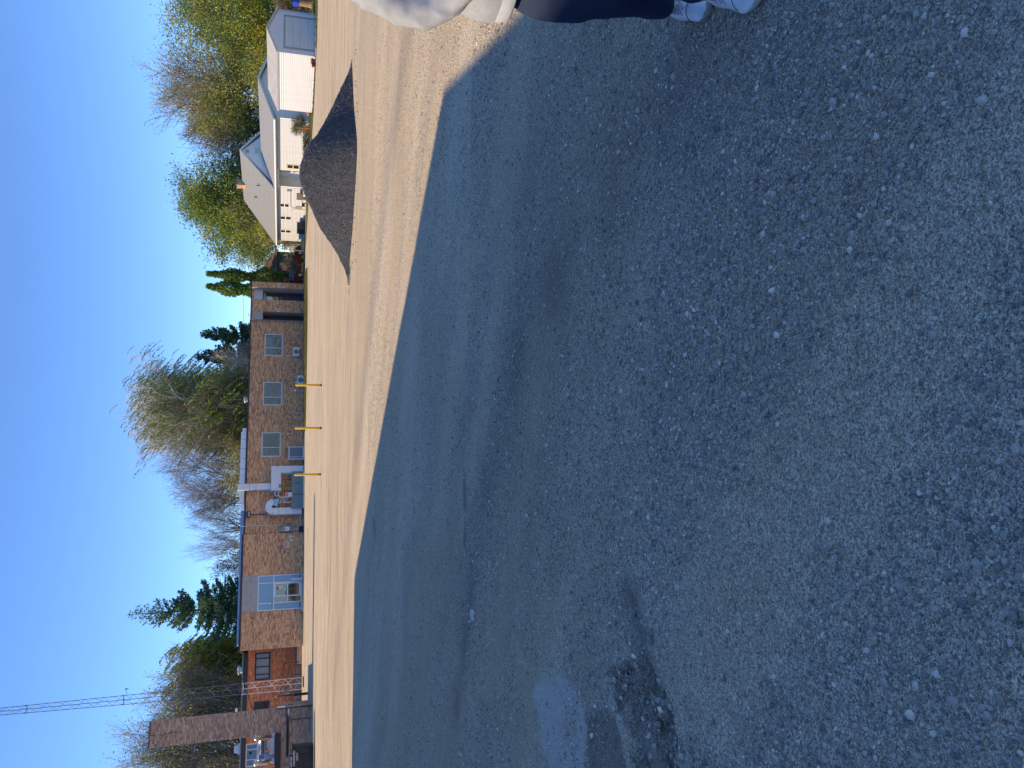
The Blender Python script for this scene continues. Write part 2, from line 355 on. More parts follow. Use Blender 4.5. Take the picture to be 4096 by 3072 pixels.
def scatter(n, y0, y1, med, sig, cap):
    k = 0
    while k < n:
        y = y0 + (y1-y0) * nr.rand(); hw = .62*y + .5
        if nr.rand() > hw / (.62*y1 + .5): continue
        x = (nr.rand()*2-1) * hw; k += 1
        ca_, sa_ = cos(.6), sin(.6); cl = noise.noise(Vector(((x*ca_-y*sa_)*.35, (x*sa_+y*ca_)*1.5, 2.2)))*1.1 + .35*noise.noise(Vector((x*4, y*4, 7)))
        if cl < -.25 and nr.rand() < .7: continue
        if -3 < x < -1 and 3.1 < y < 4.7 and (inpoly(x, y, PATCH_L) or inpoly(x, y, PATCH_D)) and nr.rand() < .5: continue
        s_ = min(cap, med * math.exp(sig * nr.randn()) * (1 + .35*cl))
        pts.append((x, y, ground_h(x, y) + s_*.18)); szs.append(s_)
scatter(100000, 1.05, 3.0, .0024, .55, .014)
scatter(30000, 2.0, 4.4, .0028, .52, .014)
scatter(80000, 3.0, 6.5, .0032, .5, .015)
scatter(30000, 5.0, 9.5, .0038, .48, .014)
scatter(60000, 6.5, 15, .0042, .45, .013)
for _ in range(1500):
    x, y = -2.3 + 1.3*nr.rand(), 2.62 + .75*nr.rand()
    if inpoly(x, y, HOLLOW) or nr.rand() < .12: s_ = .004 + .013*nr.rand()**2; pts.append((x, y, ground_h(x, y)+s_*.3)); szs.append(s_)
for _ in range(420):
    y = 1.1 + 9*nr.rand()**1.5; x = (nr.rand()*2-1)*(.6*y+.4); s_ = .008 + .007*nr.rand()**2
    pts.append((x, y, ground_h(x, y)+s_*.2)); szs.append(s_)
gs = stones("gravel", pts, szs, stone_mat("pebbles", (.17, .157, .142), (.86, .77, .65)))

# lawn, grass strip
G_lawn = [mat("lawn", (.10, .125, .035), .9, .3, 1.2, col2=(.19, .175, .06), bump=.02, bscale=40)]
LE = [(42, 44.2), (27.3, 47.6), (20.9, 48.6), (18.5, 53.6), (17.6, 58.5), (16.6, 62.5), (13.6, 70), (12.6, 76), (10.6, 78.2), (10.6, 300), (160, 300), (160, 44)]
lw = MB(); lw.add([(x, y, .03) for x, y in LE], [tuple(range(len(LE)))])
lawn = struct("lawn", lw, G_lawn)
GS = [loc_of((-21.91, 66, 0), *p) for p in [(17.8, 0.2), (19, -6.8), (33.6, -8.6), (34.2, -2), (33.4, .2)]]
# -> front edge pulled parallel to the picture of the verge
GS = [(-4.9, 71.8), (-3.9, 66.3), (2.0, 64.6), (6.0, 64.5), (9.6, 67.0), (10.2, 75.6), (9.0, 77.3)]
gv = MB(); gv.add([(x, y, .035) for x, y in GS], [tuple(range(len(GS)))])
verge = struct("verge", gv, [mat("verge_grass", (.22, .19, .04), .9, .3, 1.5, col2=(.13, .14, .035))])
def blades(name, poly, n, h, mats, seed):
    r = random.Random(seed); xs = [p[0] for p in poly]; ys = [p[1] for p in poly]; mb = MB(); k = 0
    while k < n:
        x = r.uniform(min(xs), max(xs)); y = r.uniform(min(ys), min(max(ys), min(ys)+24))
        if not inpoly(x, y, poly): k += .2; continue
        a = r.uniform(0, pi); hh = h*r.uniform(.5, 1.3); w_ = .035; dx, dy = cos(a)*w_, sin(a)*w_; t = r.uniform(-.06, .06)
        mb.add([(x-dx, y-dy, .03), (x+dx, y+dy, .03), (x+t, y+t, .03+hh)], [(0, 1, 2)], r.randrange(len(mats))); k += 1
    o = obj(name, mb.mesh(name, mats), kind='stuff'); return o
GRM = [mat("grass_a", (.17, .17, .035), .8, .2, 3, trans=.3), mat("grass_b", (.28, .23, .07), .8, .2, 3, trans=.3), mat("grass_c", (.09, .12, .03), .8, .2, 3, trans=.3)]
blades("verge_grass", GS, 9000, .09, GRM, 3)
blades("lawn_grass", LE[:9] + [(30, 78)], 12000, .09, GRM, 4)

# ------------------------------------------------------------------ brick walls
def wall_open(mb, x0, x1, z0, z1, y0, y1, ops, m=0):
    xs = sorted(set([x0, x1] + [v for o in ops for v in o[:2] if x0 < v < x1]))
    zs = sorted(set([z0, z1] + [v for o in ops for v in o[2:] if z0 < v < z1]))
    for a, b in zip(xs, xs[1:]):
        c0 = None
        for c, d in zip(zs, zs[1:]):
            cx, cz = (a+b)/2, (c+d)/2
            if any(o[0] < cx < o[1] and o[2] < cz < o[3] for o in ops):
                if c0 is not None: mb.box(a, b, y0, y1, c0, c, m); c0 = None
            elif c0 is None: c0 = c
        if c0 is not None: mb.box(a, b, y0, y1, c0, zs[-1], m)
def bricks(parent, x0, x1, z0, z1, y, ops, mats, L, h, seed, single=300, solz=None, pick=None, side=False, proud=.006, weights=None):
    """courses of bricks on the face y (towards -y), or on the face x=y (towards +x) when side"""
    r = random.Random(seed); J = .010; n = len(mats); rest = MB()
    variants = None
    def P(a, d, z): return (y - d, a, z) if side else (a, y + d, z)     # d<0 comes out of the wall
    def add(mb, a, b, c, d, m, dp):
        q = [P(a, -dp, c), P(b, -dp, c), P(b, -dp, d), P(a, -dp, d), P(a, .0, c), P(b, .0, c), P(b, .0, d), P(a, .0, d)]
        fs = [(0, 1, 2, 3), (0, 4, 5, 1), (1, 5, 6, 2), (2, 6, 7, 3), (3, 7, 4, 0)]
        if side: fs = [f[::-1] for f in fs]
        mb.add(q, fs, m)
    def proto(a, b, c, d, m):
        k = (round(b-a, 3), round(d-c, 3), m)
        if k not in proto.c:
            t = MB(); w_, hh = (b-a)/2, (d-c)/2
            q = [P2(-w_, -proud, -hh), P2(w_, -proud, -hh), P2(w_, -proud, hh), P2(-w_, -proud, hh), P2(-w_, 0, -hh), P2(w_, 0, -hh), P2(w_, 0, hh), P2(-w_, 0, hh)]
            fs = [(0, 1, 2, 3), (0, 4, 5, 1), (1, 5, 6, 2), (2, 6, 7, 3), (3, 7, 4, 0)]
            if side: fs = [f[::-1] for f in fs]
            t.add(q, fs); proto.c[k] = t.mesh("brick", mats[m])
        return proto.c[k]
    def P2(a, d, z): return (-d, a, z) if side else (a, d, z)
    proto.c = {}
    cnt = 0; z = z0; row = 0; cells = []
    while z < z1 - .02:
        hh = h; LL = L
        if solz and abs(z - solz[0]) < h * .5 + 1e-6 and row >= 0 and not getattr(bricks, 'done', None) == id(parent) + seed:
            hh = solz[1]; LL = .075; bricks.done = id(parent) + seed
        zt = min(z1, z + hh)
        xx = x0 - (LL*(.5*(row % 2) + r.uniform(-.2, .2) + (.2 if not row % 2 else 0)) if LL > .1 else 0)
        cuts = sorted([(o[0], o[1]) for o in ops if o[2] < zt - .01 and o[3] > z + .01])
        while xx < x1:
            a, b = max(x0, xx), min(x1, xx + LL); xx += LL
            if b - a < .03: continue
            segs = [(a, b)]
            for c0, c1 in cuts:
                segs = [q for s_ in segs for q in ((s_[0], min(s_[1], c0)), (max(s_[0], c1), s_[1])) if q[1] - q[0] > .03]
            for a_, b_ in segs:
                cells.append((a_, b_ - J, z + J/2, zt - J/2, abs(b_-a_-LL) < 1e-6, LL))
        z = zt; row += 1
    for (a, b, c, d, full, LL) in cells:
        m = r.choices(range(n), weights)[0] if weights else r.randrange(n)
        if full and cnt < single and LL == L and (pick is None or pick((a+b)/2, (c+d)/2)):
            o = obj("brick", proto(a, b, c, d, m), parent, P((a+b)/2, 0, (c+d)/2)); cnt += 1
        else: add(rest, a, b, c, d, m, proud * r.uniform(.7, 1.25))
    if rest.f: part("brick_courses", rest, mats, parent, kind='stuff')

def window(parent, x0, x1, z0, z1, y, frame_m, glass_m, mull=(), trans=(), fw=.06, dep=.07, sill=None, name="window", label=None):
    f = MB(); f.box(x0, x1, y-.02, y+dep, z1-fw, z1); f.box(x0, x1, y-.02, y+dep, z0, z0+fw)
    f.box(x0, x0+fw, y-.02, y+dep, z0+fw, z1-fw); f.box(x1-fw, x1, y-.02, y+dep, z0+fw, z1-fw)
    for q in mull: f.box(q-fw*.4, q+fw*.4, y-.01, y+dep, z0+fw, z1-fw)
    for q in trans: f.box(x0+fw, x1-fw, y-.012, y+dep, q-fw*.4, q+fw*.4)
    wn = part(name, f, frame_m, parent, label=label)
    es = [x0+fw] + sum([[q-fw*.4, q+fw*.4] for q in mull], []) + [x1-fw]
    zs = [z0+fw] + sum([[q-fw*.4, q+fw*.4] for q in trans], []) + [z1-fw]
    for a, b in zip(es[::2], es[1::2]):
        for c, d in zip(zs[::2], zs[1::2]):
            part("pane", MB().box(a, b, y+dep*.45, y+dep*.45+.01, c, d), glass_m, wn)
    if sill is not None: part("sill", MB().box(x0-.05, x1+.05, y-.05, y+.05, z0-sill-.002, z0-.002), M_CONC, wn)
    return wn

MATS["wavy_window_glass"].node_tree.nodes["Principled BSDF"].inputs["Roughness"].default_value = .13
MATS["wavy_window_glass"].node_tree.nodes["Principled BSDF"].inputs["Specular IOR Level"].default_value = .6
# ---- the long brick building across the lot
B0 = (-21.91, 66, 0)
bld = thing("brick_building", "long low tan brick building with flat roof and blue glazed entrance across the lot", "building", B0, GR)
OPL = [(2.98, 5.9, 0, 4.93)]
WN = [(16.25, 18.5, 2.02, 3.65), (21.09, 23.33, 1.96, 3.63), (25.96, 28.16, 1.97, 3.6)]
D3, D2 = (29.52, 30.36, 0, 3.8), (31.62, 32.62, 0, 3.83)
c = MB()
wall_open(c, 0, 9.38, 0, 4.93, 0, .3, OPL)
wall_open(c, 9.38, 29.5, 0, 4.83, .22, .52, WN)
wall_open(c, 29.5, 33.25, 0, 4.83, .0, .3, [D3, D2])
c.box(33.25-.25, 33.25, .3, 14, 0, 4.83); c.prism([(.05, .3), (.30, .3), (.55, 7.5), (.30, 7.5)], 0, 4.93, 'z'); c.box(0, 33.25, 14, 14.25, 0, 4.83)
c.box(-14, .3, 7.52, 7.8, 0, 2.6, 1); c.box(-14, -9.36, 7.52, 7.8, 2.6, 4.62, 1)
wall_open(c, -9.36, .3, 2.6, 4.62, 7.52, 7.8, [(-2.39, -.05, 2.69, 4.03), (-5.1, -4.15, 2.72, 4.02), (-9.33, -7.5, 2.8, 4.6)], 1)
part("wall", c, [M_MORT, M_MORTR], bld)
bricks(bld, 0, 9.38, .02, 4.93, 0, OPL, BR, .30, .0722, 1, 300, solz=(1.10, .25), weights=[4, 4, 2, 4, 1])
bricks(bld, 9.38, 29.5, .02, 4.83, .22, WN, BR, .30, .0722, 2, 0, solz=(1.10, .25), weights=[3, 3, 3, 4, 1])
bricks(bld, 29.5, 32.55, .02, 4.83, 0, [D3, D2, (29.52, 30.36, 3.8, 4.66), (31.62, 32.62, 3.83, 4.62)], BR, .30, .0722, 3, 0, solz=(1.10, .25), weights=[3, 3, 3, 4, 1])
bricks(bld, -9.6, .3, .42, 4.62, 7.52, [(-2.44, 0, 2.55, 4.03), (-5.15, -4.1, 2.6, 4.02), (-9.33, -7.5, 2.8, 4.6)], BRR, .30, .0722, 4, 0, weights=[4, 3, 2, 4])
rf = MB(); rf.box(-.06, 9.42, -.08, 14.3, 4.93, 5.09, 0); rf.box(9.42, 29.55, .14, 14.3, 4.83, 4.97, 0)
rf.box(29.55, 33.3, -.08, 14.3, 4.83, 4.93, 0); rf.box(-14.3, -.06, 7.3, 14.3, 4.62, 5.06, 0); rf.box(-14.3, -.06, 7.27, 7.3, 5.0, 5.09, 1)
rf.box(0.5, 12.9, 1.6, 8, 5.0, 5.32, 2)
part("roof", rf, [M_FASC, M_TEALROOF, M_BLUEROOF], bld)
# end pier proud of the wall, with its own bricks
p = MB(); p.box(32.65, 33.25, -.45, 0, 0, 4.83); part("end_pier", p, M_MORT, bld)
bricks(bld, 32.65, 33.25, .02, 4.83, -.45, [], BR, .30, .0722, 5, 0, weights=[3, 3, 3, 4, 1])
# entrance
part("concrete_panel", MB().box(2.99, 5.89, -.015, .28, 4.28, 4.93), M_CONC, bld)
part("concrete_panel", MB().box(2.99, 5.89, -.015, .28, 3.70, 4.27), M_CONC, bld)
sf = MB()
for x in (2.99, 5.80): sf.box(x, x+.08, -.03, .12, .12, 3.69)
for x in (3.55, 5.20): sf.box(x, x+.08, -.03, .12, .14, 3.62)
for z in (3.61, 2.37, .12): sf.box(3.07, 5.80, -.028, .12, z, z+.08 if z > 1 else z+.1)
ent = part("entrance_frame", sf, M_ALU, bld)
for (a, b, cc, d) in [(3.07, 3.55, 2.45, 3.61), (3.63, 5.20, 2.45, 3.61), (5.28, 5.80, 2.45, 3.61), (3.07, 3.55, .3, 2.37), (5.28, 5.80, .3, 2.37)]:
    part("infill_panel", MB().box(a, b, .02, .05, cc, d), M_BLUE, ent)
dr = MB()
for (a, b, cc, d) in [(4.06, 4.16, .22, 2.37), (5.10, 5.20, .22, 2.37), (4.16, 5.10, 2.27, 2.37), (4.16, 5.10, .22, .36), (4.16, 5.10, 1.25, 1.33)]: dr.box(a, b, -.045, .02, cc, d)
door = part("door", dr, M_ALU, bld)
part("door_glass", MB().box(4.16, 5.10, -.02, -.01, 1.33, 2.27), M_GLASS, door)
part("door_glass", MB().box(4.16, 5.10, -.02, -.01, .36, 1.25), M_GLASS, door)
part("handle", MB().tube([(4.12, -.05, 1.12), (4.12, -.12, 1.16), (4.12, -.12, 1.46), (4.12, -.05, 1.5)], .015, 6), M_ALU, door)
part("sidelight_glass", MB().box(3.63, 4.06, -.0, .01, .22, 2.37), M_GLASS, bld)
part("sidelight_rail", MB().box(3.63, 4.06, -.03, .0, 1.25, 1.32), M_ALU, bld)
def decal(name, parts, par):
    t = MB()
    for (x, z, w_, h_, m) in parts:
        t.add([(x-w_/2, -.031, z), (x, -.031, z-h_/2), (x+w_/2, -.031, z), (x, -.031, z+h_/2)], [(0, 1, 2, 3)], m) if w_ > 0 else t.box(x+w_/2, x-w_/2, -.031, -.028, z-h_/2, z+h_/2, m)
    part(name, t, [M_ORG, M_WHITE, flat("sticker_blue", (.05, .13, .40))], par)
decal("door_sticker", [(4.78, 2.12, -.26, .2, 0), (4.86, 1.9, -.10, .2, 1), (4.86, 1.78, -.12, .16, 1), (4.70, 1.9, -.07, .1, 1), (4.66, 1.5, -.16, .16, 1), (4.66, 1.5, .13, .13, 0), (4.34, 1.43, -.26, .12, 2), (4.34, 1.45, -.2, .02, 1), (4.34, 1.40, -.2, .02, 1), (4.62, 1.36, -.3, .05, 2)], door)
st = MB().box(2.7, 6.2, -1.2, -.03, 0, .10); part("entrance_slab", st, M_STEP, bld)
x = MB().bev(3.5, 3.66, -.16, -.032, 2.42, 2.74, .02); t = part("entry_alarm_box", x, M_WHITE, bld)
part("alarm_lens", MB().bev(3.54, 3.63, -.18, -.16, 2.44, 2.62, .005), flat("lens_blue", (.02, .07, .35)), t)
# barred windows with a lower light
for i, (a, b, cc, d) in enumerate(WN):
    window(bld, a, b, cc, d, .24, M_FRAME, M_GLASSW, mull=((17.1, 21.87, 26.74)[i],), fw=.085, dep=.1, sill=.07)
# doors 3 and 2 in deep alcoves
for (a, b, z0_, z1_), py in ((D3, .9), (D2, .55)):
    q = MB(); q.box(a-.0, a+.0+.002, .3, py+.05, 0, z1_); q.box(b, b+.02, .3, py+.05, 0, z1_); q.box(a, b, .3, py+.05, z1_, z1_+.02)
    part("alcove", q, M_MORT, bld)
d3 = part("door", MB().box(D3[0]+.02, D3[1]-.02, .86, .92, .02, 3.78), M_DARKDOOR, bld, label="tall dark blue door beside the number 3 plate")
part("door_sticker", MB().box(29.72, 29.85, .852, .858, 1.2, 1.42), M_OFFW, d3)
d2 = part("door", MB().box(D2[0]+.02, D2[1]-.02, .5, .56, .02, 2.1), M_DARKDOOR, bld, label="dark blue door with a window over it beside the number 2 plate")
part("pane", MB().box(D2[0]+.06, D2[1]-.08, .49, .51, 2.16, 3.5), M_GLASS, d2)
part("door_frame", MB().box(D2[0]+.02, D2[0]+.06, .47, .5, .02, 3.8).box(D2[0]+.06, D2[1]-.02, .47, .5, 2.1, 2.16).box(D2[0]+.06, D2[1]-.02, .47, .5, 3.5, 3.56), M_DARKFR, d2)
part("transom_pane", MB().box(D2[0]+.06, D2[1]-.06, .48, .5, 3.56, 3.8), flat("pale_glass", (.30, .38, .40), .2), d2)
part("handle", MB().box(31.7, 31.74, .42, .5, 1.0, 1.14), M_ALU, d2)
part("concrete_panel", MB().box(29.53, 30.36, -.012, .2, 3.83, 4.65), M_CONC, bld)
part("concrete_panel", MB().box(31.63, 32.62, -.012, .2, 3.86, 4.62), mat("pale_panel", (.46, .44, .44), .7, .05, 2), bld)
for x, ch in ((30.52, "3"), (32.92, "2")):
    yy = -.012 if ch == "3" else -.462
    t = MB().box(x-.14, x+.14, yy-.012, yy, 2.2, 2.54)
    s_ = solo("number_plate", MB().box(-.14, .14, -.012, 0, 0, .34), M_WHITE, ("white plate with the dark blue number 3 between the two dark doors" if ch == "3" else "white plate with the dark blue number 2 on the end pier"), "sign", loc_of(B0, x, yy, 2.2), GR)
    text_part(ch, .36, flat("number_blue", (.01, .015, .12)), s_, (-.10, -.014, .045), "number", sx=1.05)
# left wing windows
window(bld, -2.39, -.05, 2.69, 4.03, 7.54, M_DARKFR, M_GREYGL, mull=(-1.92, -1.27, -.56), fw=.13, dep=.1, label="dark framed window of four grey panes in the red brick wing")
part("window_sill", MB().box(-2.44, .0, 7.44, 7.56, 2.55, 2.68), mat("brown_sill", (.30, .21, .17), .8, .1, 4), bld)
window(bld, -5.1, -4.15, 2.72, 4.02, 7.54, M_DARKFR, M_GLASS, trans=(3.3,), fw=.12, dep=.1)
window(bld, -9.33, -7.5, 3.60, 4.6, 7.54, M_OFFW, mat("blue_pane", (.10, .20, .30), .3, .1, 1), mull=(-8.78, -7.98), fw=.09, dep=.1)
window(bld, -9.33, -8.2, 2.8, 3.6, 7.54, M_OFFW, mat("blue_pane2", (.05, .13, .36), .3, .1, 1), fw=.09, dep=.1)
part("wood_panel", MB().box(-8.2, -7.5, 7.5, 7.56, 2.8, 3.6), mat("wood_infill", (.22, .10, .05), .7, .3, 6, stretch=(8, 1, 1)), bld)
part("window_label", MB().bev(-8.35, -8.15, 7.46, 7.5, 4.1, 4.3, .01), M_BLACK, bld)
part("steps", MB().box(-1.34, .2, 5.0, 7.5, 0, .40).box(-1.34, .2, 4.5, 5.0, 0, .2), M_STEP, bld)
# roof fixtures
solo("roof_vent", MB().lathe([(.28, 0), (.28, .25), (.38, .3), (.38, .42), (.1, .5)], n=14), M_OFFW, "white mushroom roof vent above the red brick wing", "vent", loc_of(B0, -1.4, 8.3, 5.05), GR)
solo("roof_vent", MB().lathe([(.2, 0), (.2, .2), (.3, .25), (.3, .35), (.1, .4)], n=14), M_OFFW, "small white roof vent above the middle barred window", "vent", loc_of(B0, 22.2, 2.0, 4.97), GR)
solo("roof_vent", MB().box(-.45, .45, -.3, .3, 0, .25).box(-.3, .3, -.2, .2, .25, .55), M_OFFW, "white box roof vent at the left end behind the chimney", "vent", loc_of(B0, -7.9, 8.5, 5.06), GR)
solo("roof_vent", MB().box(-.3, .3, -.3, .3, 0, .8).prism([(-.4, .8), (.4, .8), (0, 1.05)], -.35, .35), mat("vent_grey", (.4, .46, .5), .4, .1, 3, metal=.3), "grey gabled roof vent behind the entrance roof", "vent", loc_of(B0, 7.2, 7.5, 5.0), GR)
solo("lamp_arm", MB().tube([(0, 0, 0), (0, 0, .75), (-.05, 0, .8), (.6, 0, .8)], .03, 6), M_FASC, "thin dark mast with a side arm on the red brick wing roof", "mast", loc_of(B0, -1.0, 8.6, 5.06), GR)

# ---- things mounted along the middle of the brick wall
def on_wall(name, mb, m, label, cat, x, y=.2, z=0, group=None, smooth=False): return solo(name, mb, m, label, cat, loc_of(B0, x, y, z), GR, group, smooth)
dk = thing("air_duct", "big white painted air duct running up the brick wall and onto the roof", "duct", loc_of(B0, 13.45, .2, 0), GR)
part("riser", MB().box(-.27, .27, -.5, -.01, 2.80, 4.0).box(-.25, .27, -.49, -.01, 4.02, 4.55).box(-.27, .27, -.5, -.01, 4.57, 5.55), M_GALVW, dk)
part("flange", MB().box(-.29, .29, -.52, -.01, 4.0, 4.02).box(-.29, .29, -.52, -.01, 4.55, 4.57), M_GREEN, dk)
rd = MB(); e_ = [0, .9, 1.5, 2.4, 3.3, 4.15, 4.88]
for a, b in zip(e_, e_[1:]): rd.box(.29+a, .29+b-.03, .05, .75, 4.98, 5.42)
rd.box(5.17, 5.5, .1, .65, 4.98, 5.32)
part("roof_run", rd, mat("duct_blueish", (.55, .60, .68), .42, .06, 2, metal=.2), dk)
part("taper", MB().add([(-.27, -.3, 5.0), (-.27, .6, 5.0), (-1.35, .6, 5.0), (-1.35, -.0, 5.0), (-.27, -.3, 5.55), (-.27, .6, 5.55), (-1.35, .6, 5.22), (-1.35, .0, 5.22)], [(0,1,2,3),(7,6,5,4),(0,4,5,1),(1,5,6,2),(2,6,7,3),(3,7,4,0)]), M_GALVW, dk)
part("roof_stub", MB().box(-1.85, -1.36, .05, .6, 4.98, 5.26), M_GALV, dk)
part("plenum", MB().bev(-.42, 1.70, -.95, -.01, 1.93, 2.78, .03), M_GALVW, dk)
part("plenum_cap", MB().box(-.47, -.42, -.97, -.01, 1.88, 2.82), M_ALU, dk)
part("down_leg", MB().bev(1.08, 1.70, -.94, -.01, .05, 1.92, .02), M_GALVW, dk)
part("access_plate", MB().box(-.25, .05, -.962, -.951, 1.95, 2.15), M_GREEN, dk)
pn = thing("sheet_metal_enclosure", "low grey green sheet metal enclosure under the white ducts", "enclosure", loc_of(B0, 11.35, -.75, 0), GR)
part("panel", MB().bev(0, 1.20, -.04, 0, .1, 1.06, .012), M_GREEN, pn); part("panel", MB().bev(1.23, 3.27, -.04, 0, .1, 1.06, .012), M_GREEN, pn)
part("side_panel", MB().box(3.23, 3.27, .0, .9, .1, 1.05), M_GREEN, pn); part("base_rail", MB().box(0, 3.3, -.06, .02, 0, .09), M_OFFW, pn)
part("louvre", MB().box(2.2, 2.28, -.05, -.04, .45, .75), M_DARKFR, pn)
part("lid", MB().box(0, 3.27, .0, .9, 1.055, 1.07), M_GREEN, pn)
# gooseneck duct
gn = thing("gooseneck_duct", "white square gooseneck duct with a flared blue grey mouth", "duct", loc_of(B0, 11.2, -.35, 0), GR)
def sweep(mb, path, wd, dp, m=0):          # rectangular section along a path in x-z
    k = len(path); vs_ = []
    for i, (x, z) in enumerate(path):
        a = path[max(0, i-1)]; b = path[min(k-1, i+1)]; tx, tz = b[0]-a[0], b[1]-a[1]; n_ = math.hypot(tx, tz); nx, nz_ = -tz/n_, tx/n_
        w_ = wd[i] if isinstance(wd, list) else wd
        vs_ += [(x+nx*w_, -dp, z+nz_*w_), (x-nx*w_, -dp, z-nz_*w_), (x-nx*w_, dp, z-nz_*w_), (x+nx*w_, dp, z+nz_*w_)]
    fs = [(i*4+j, i*4+(j+1) % 4, i*4+4+(j+1) % 4, i*4+4+j) for i in range(k-1) for j in range(4)] + [(3, 2, 1, 0), (k*4-4, k*4-3, k*4-2, k*4-1)]
    mb.add(vs_, fs, m)
s_ = MB()
for a, b in ((.18, .9), (.92, 1.5), (1.52, 2.1), (2.12, 2.55)): s_.box(-.28, .28, -.25, .25, a, b)
part("riser", s_, M_GALVW, gn)
arc = MB(); sweep(arc, [(.39 - .39*cos(t), 2.56 + .39*sin(t)) for t in np.linspace(0, pi, 13)], .27, .25); part("bend", arc, mat("duct_bluewhite", (.55, .63, .72), .4, .05, 2), gn)
mo = MB(); sweep(mo, [(.78, 2.56), (.78, 2.5), (.72, 2.16)], [.27, .22, .40], .25); part("mouth", mo, mat("duct_blue", (.25, .42, .66), .4, .06, 2), gn)
for k, (a, b, lb) in enumerate([((11.98, 2.16), (12.86, 1.22), "upper"), ((11.9, 2.08), (12.5, 1.1), "lower")]):
    on_wall("drain_pipe", MB().tube([(0, 0, 0), (b[0]-a[0], 0, b[1]-a[1])], .035, 6), M_OFFW, "%s of the two slanting white pipes by the gooseneck duct" % lb, "pipe", a[0], -.3-.05*k, a[1])
on_wall("vent_pipe", MB().tube([(0, 0, 0), (0, 0, .62), (-.08, 0, .7)], .055, 8), M_OFFW, "short white vertical pipe right of the gooseneck mouth", "pipe", 12.0, -.3, 1.05)
on_wall("vent_pipe", MB().tube([(0, 0, 0), (0, 0, 1.0), (.25, 0, 1.1), (.5, 0, 1.1)], .06, 8), M_OFFW, "white pipe bending from the enclosure into the duct plenum", "pipe", 12.45, -.3, 1.05)
gm = on_wall("gas_regulator", MB().lathe([(.0, 0), (.1, .02), (.14, .08), (.1, .16), (.04, .2)], n=12), M_GALV, "round metal gas regulator with elbow fittings beside the duct plenum", "regulator", 12.85, -.35, 2.35, smooth=True)
part("elbow", MB().tube([(0, 0, .1), (-.18, 0, .1), (-.28, 0, 0), (-.28, 0, -.2)], .05, 8), M_OFFW, gm); part("collar", MB().tube([(0, 0, .2), (.1, 0, .24), (.16, 0, .1)], .04, 8), M_DARKFR, gm)
for k in range(3): on_wall("hanging_strap", MB().tube([(0, 0, 0), (0, 0, .82)], .018, 5), M_DARKFR, ["dark strap under the left of the plenum", "dark strap under the middle of the plenum", "dark strap under the right of the plenum"][k], "strap", (13.15, 13.6, 14.1)[k], .12, 1.08)
def warn_sign(loc, w_, h_, label, landscape=False):
    s_ = solo("warning_sign", MB().bev(-w_/2, w_/2, -.012, 0, 0, h_, .01), M_WHITE, label, "sign", loc, GR)
    if landscape:
        part("header", MB().box(-w_/2+.02, w_/2-.02, -.016, -.012, h_*.52, h_-.03), M_RED, s_)
        part("header_print", MB().box(-w_*.4, w_*.4, -.02, -.016, h_*.62, h_-.09), flat("sign_pink", (.62, .38, .42)), s_)
        t = MB(); r = random.Random(2)
        for row in range(2):
            x = -w_*.42
            while x < w_*.4: q = r.uniform(.02, .05); t.box(x, min(x+q, w_*.42), -.016, -.012, .04+row*.075, .09+row*.075); x += q+.015
    else:
        part("header", MB().box(-w_/2+.03, w_/2-.03, -.016, -.012, h_*.62, h_-.03), M_RED, s_)
        part("header_print", MB().box(-w_*.33, w_*.33, -.02, -.016, h_*.84, h_*.89).box(-w_*.33, w_*.33, -.02, -.016, h_*.68, h_*.74), flat("sign_pink", (.62, .38, .42)), s_)
        t = MB(); r = random.Random(3)
        for row in range(3):
            x = -w_*.3*(1-.2*row)
            while x < w_*.28*(1-.2*row): q = r.uniform(.012, .03); t.box(x, x+q, -.016, -.012, h_*(.5-.13*row), h_*(.5-.13*row)+.028); x += q+.01
    part("print", t, flat("sign_ink", (.03, .04, .07)), s_)
    return s_
warn_sign(loc_of(B0, 12.57, -.81, 1.02), .34, .54, "white sign with a red header hanging above the grey green enclosure")
warn_sign(loc_of(B0, 9.72, -.11, 1.22), .33, .50, "white sign with a red header on the grey electrical cabinet")
warn_sign(loc_of(B0, 8.39, -.012, 1.26), .52, .37, "wide white sign with a red header and black print on the bricks by the cabinet", True)
wl = thing("wall_floodlight", "dark box floodlight high on the brick wall above the gooseneck duct", "light", loc_of(B0, 11.1, .2, 4.43), GR)
part("housing", MB().bev(-.29, .29, -.35, -.05, 0, .32, .03), M_BLACK, wl); part("lens", MB().box(-.22, .22, -.36, -.35, .05, .2), M_GREYGL, wl)
part("conduit", MB().tube([(0, -.03, .05), (0, -.03, -1.25)], .035, 6), M_FASC, wl)
ec = thing("electrical_cabinet", "grey green electrical cabinet on the wall between the entrance and the gooseneck duct", "cabinet", loc_of(B0, 9.46, .2, 0), GR)
part("box", MB().bev(0, .60, -.28, -.01, .88, 2.02, .015), M_GREEN, ec); part("door", MB().box(.04, .56, -.295, -.281, .92, 1.98), M_GREEN, ec)
part("latch", MB().box(.42, .46, -.32, -.296, 1.78, 1.88), M_BLACK, ec)
part("conduit", MB().tube([(.2, -.08, .88), (.2, -.08, .35), (.3, -.08, .25), (1.5, -.08, .25)], .02, 6).tube([(.3, -.08, .88), (.3, -.08, .45), (.4, -.08, .35), (1.5, -.08, .35)], .02, 6), M_ALU, ec)
part("bracket", MB().box(-.05, .75, -.05, -.01, .8, .83).box(-.05, .75, -.05, -.01, .45, .48), M_ALU, ec)
part("lower_box", MB().box(.0, .45, -.25, -.01, .02, .40), M_BLACK, ec)
part("mast", MB().tube([(.65, -.06, 2.0), (.65, -.06, 5.15), (.58, -.06, 5.25)], .022, 6), M_ALU, ec)
on_wall("meter_box", MB().bev(-.1, .1, -.1, 0, 0, .2, .01), M_OFFW, "small pale box left of the electrical cabinet", "box", 9.05, 0, .95)
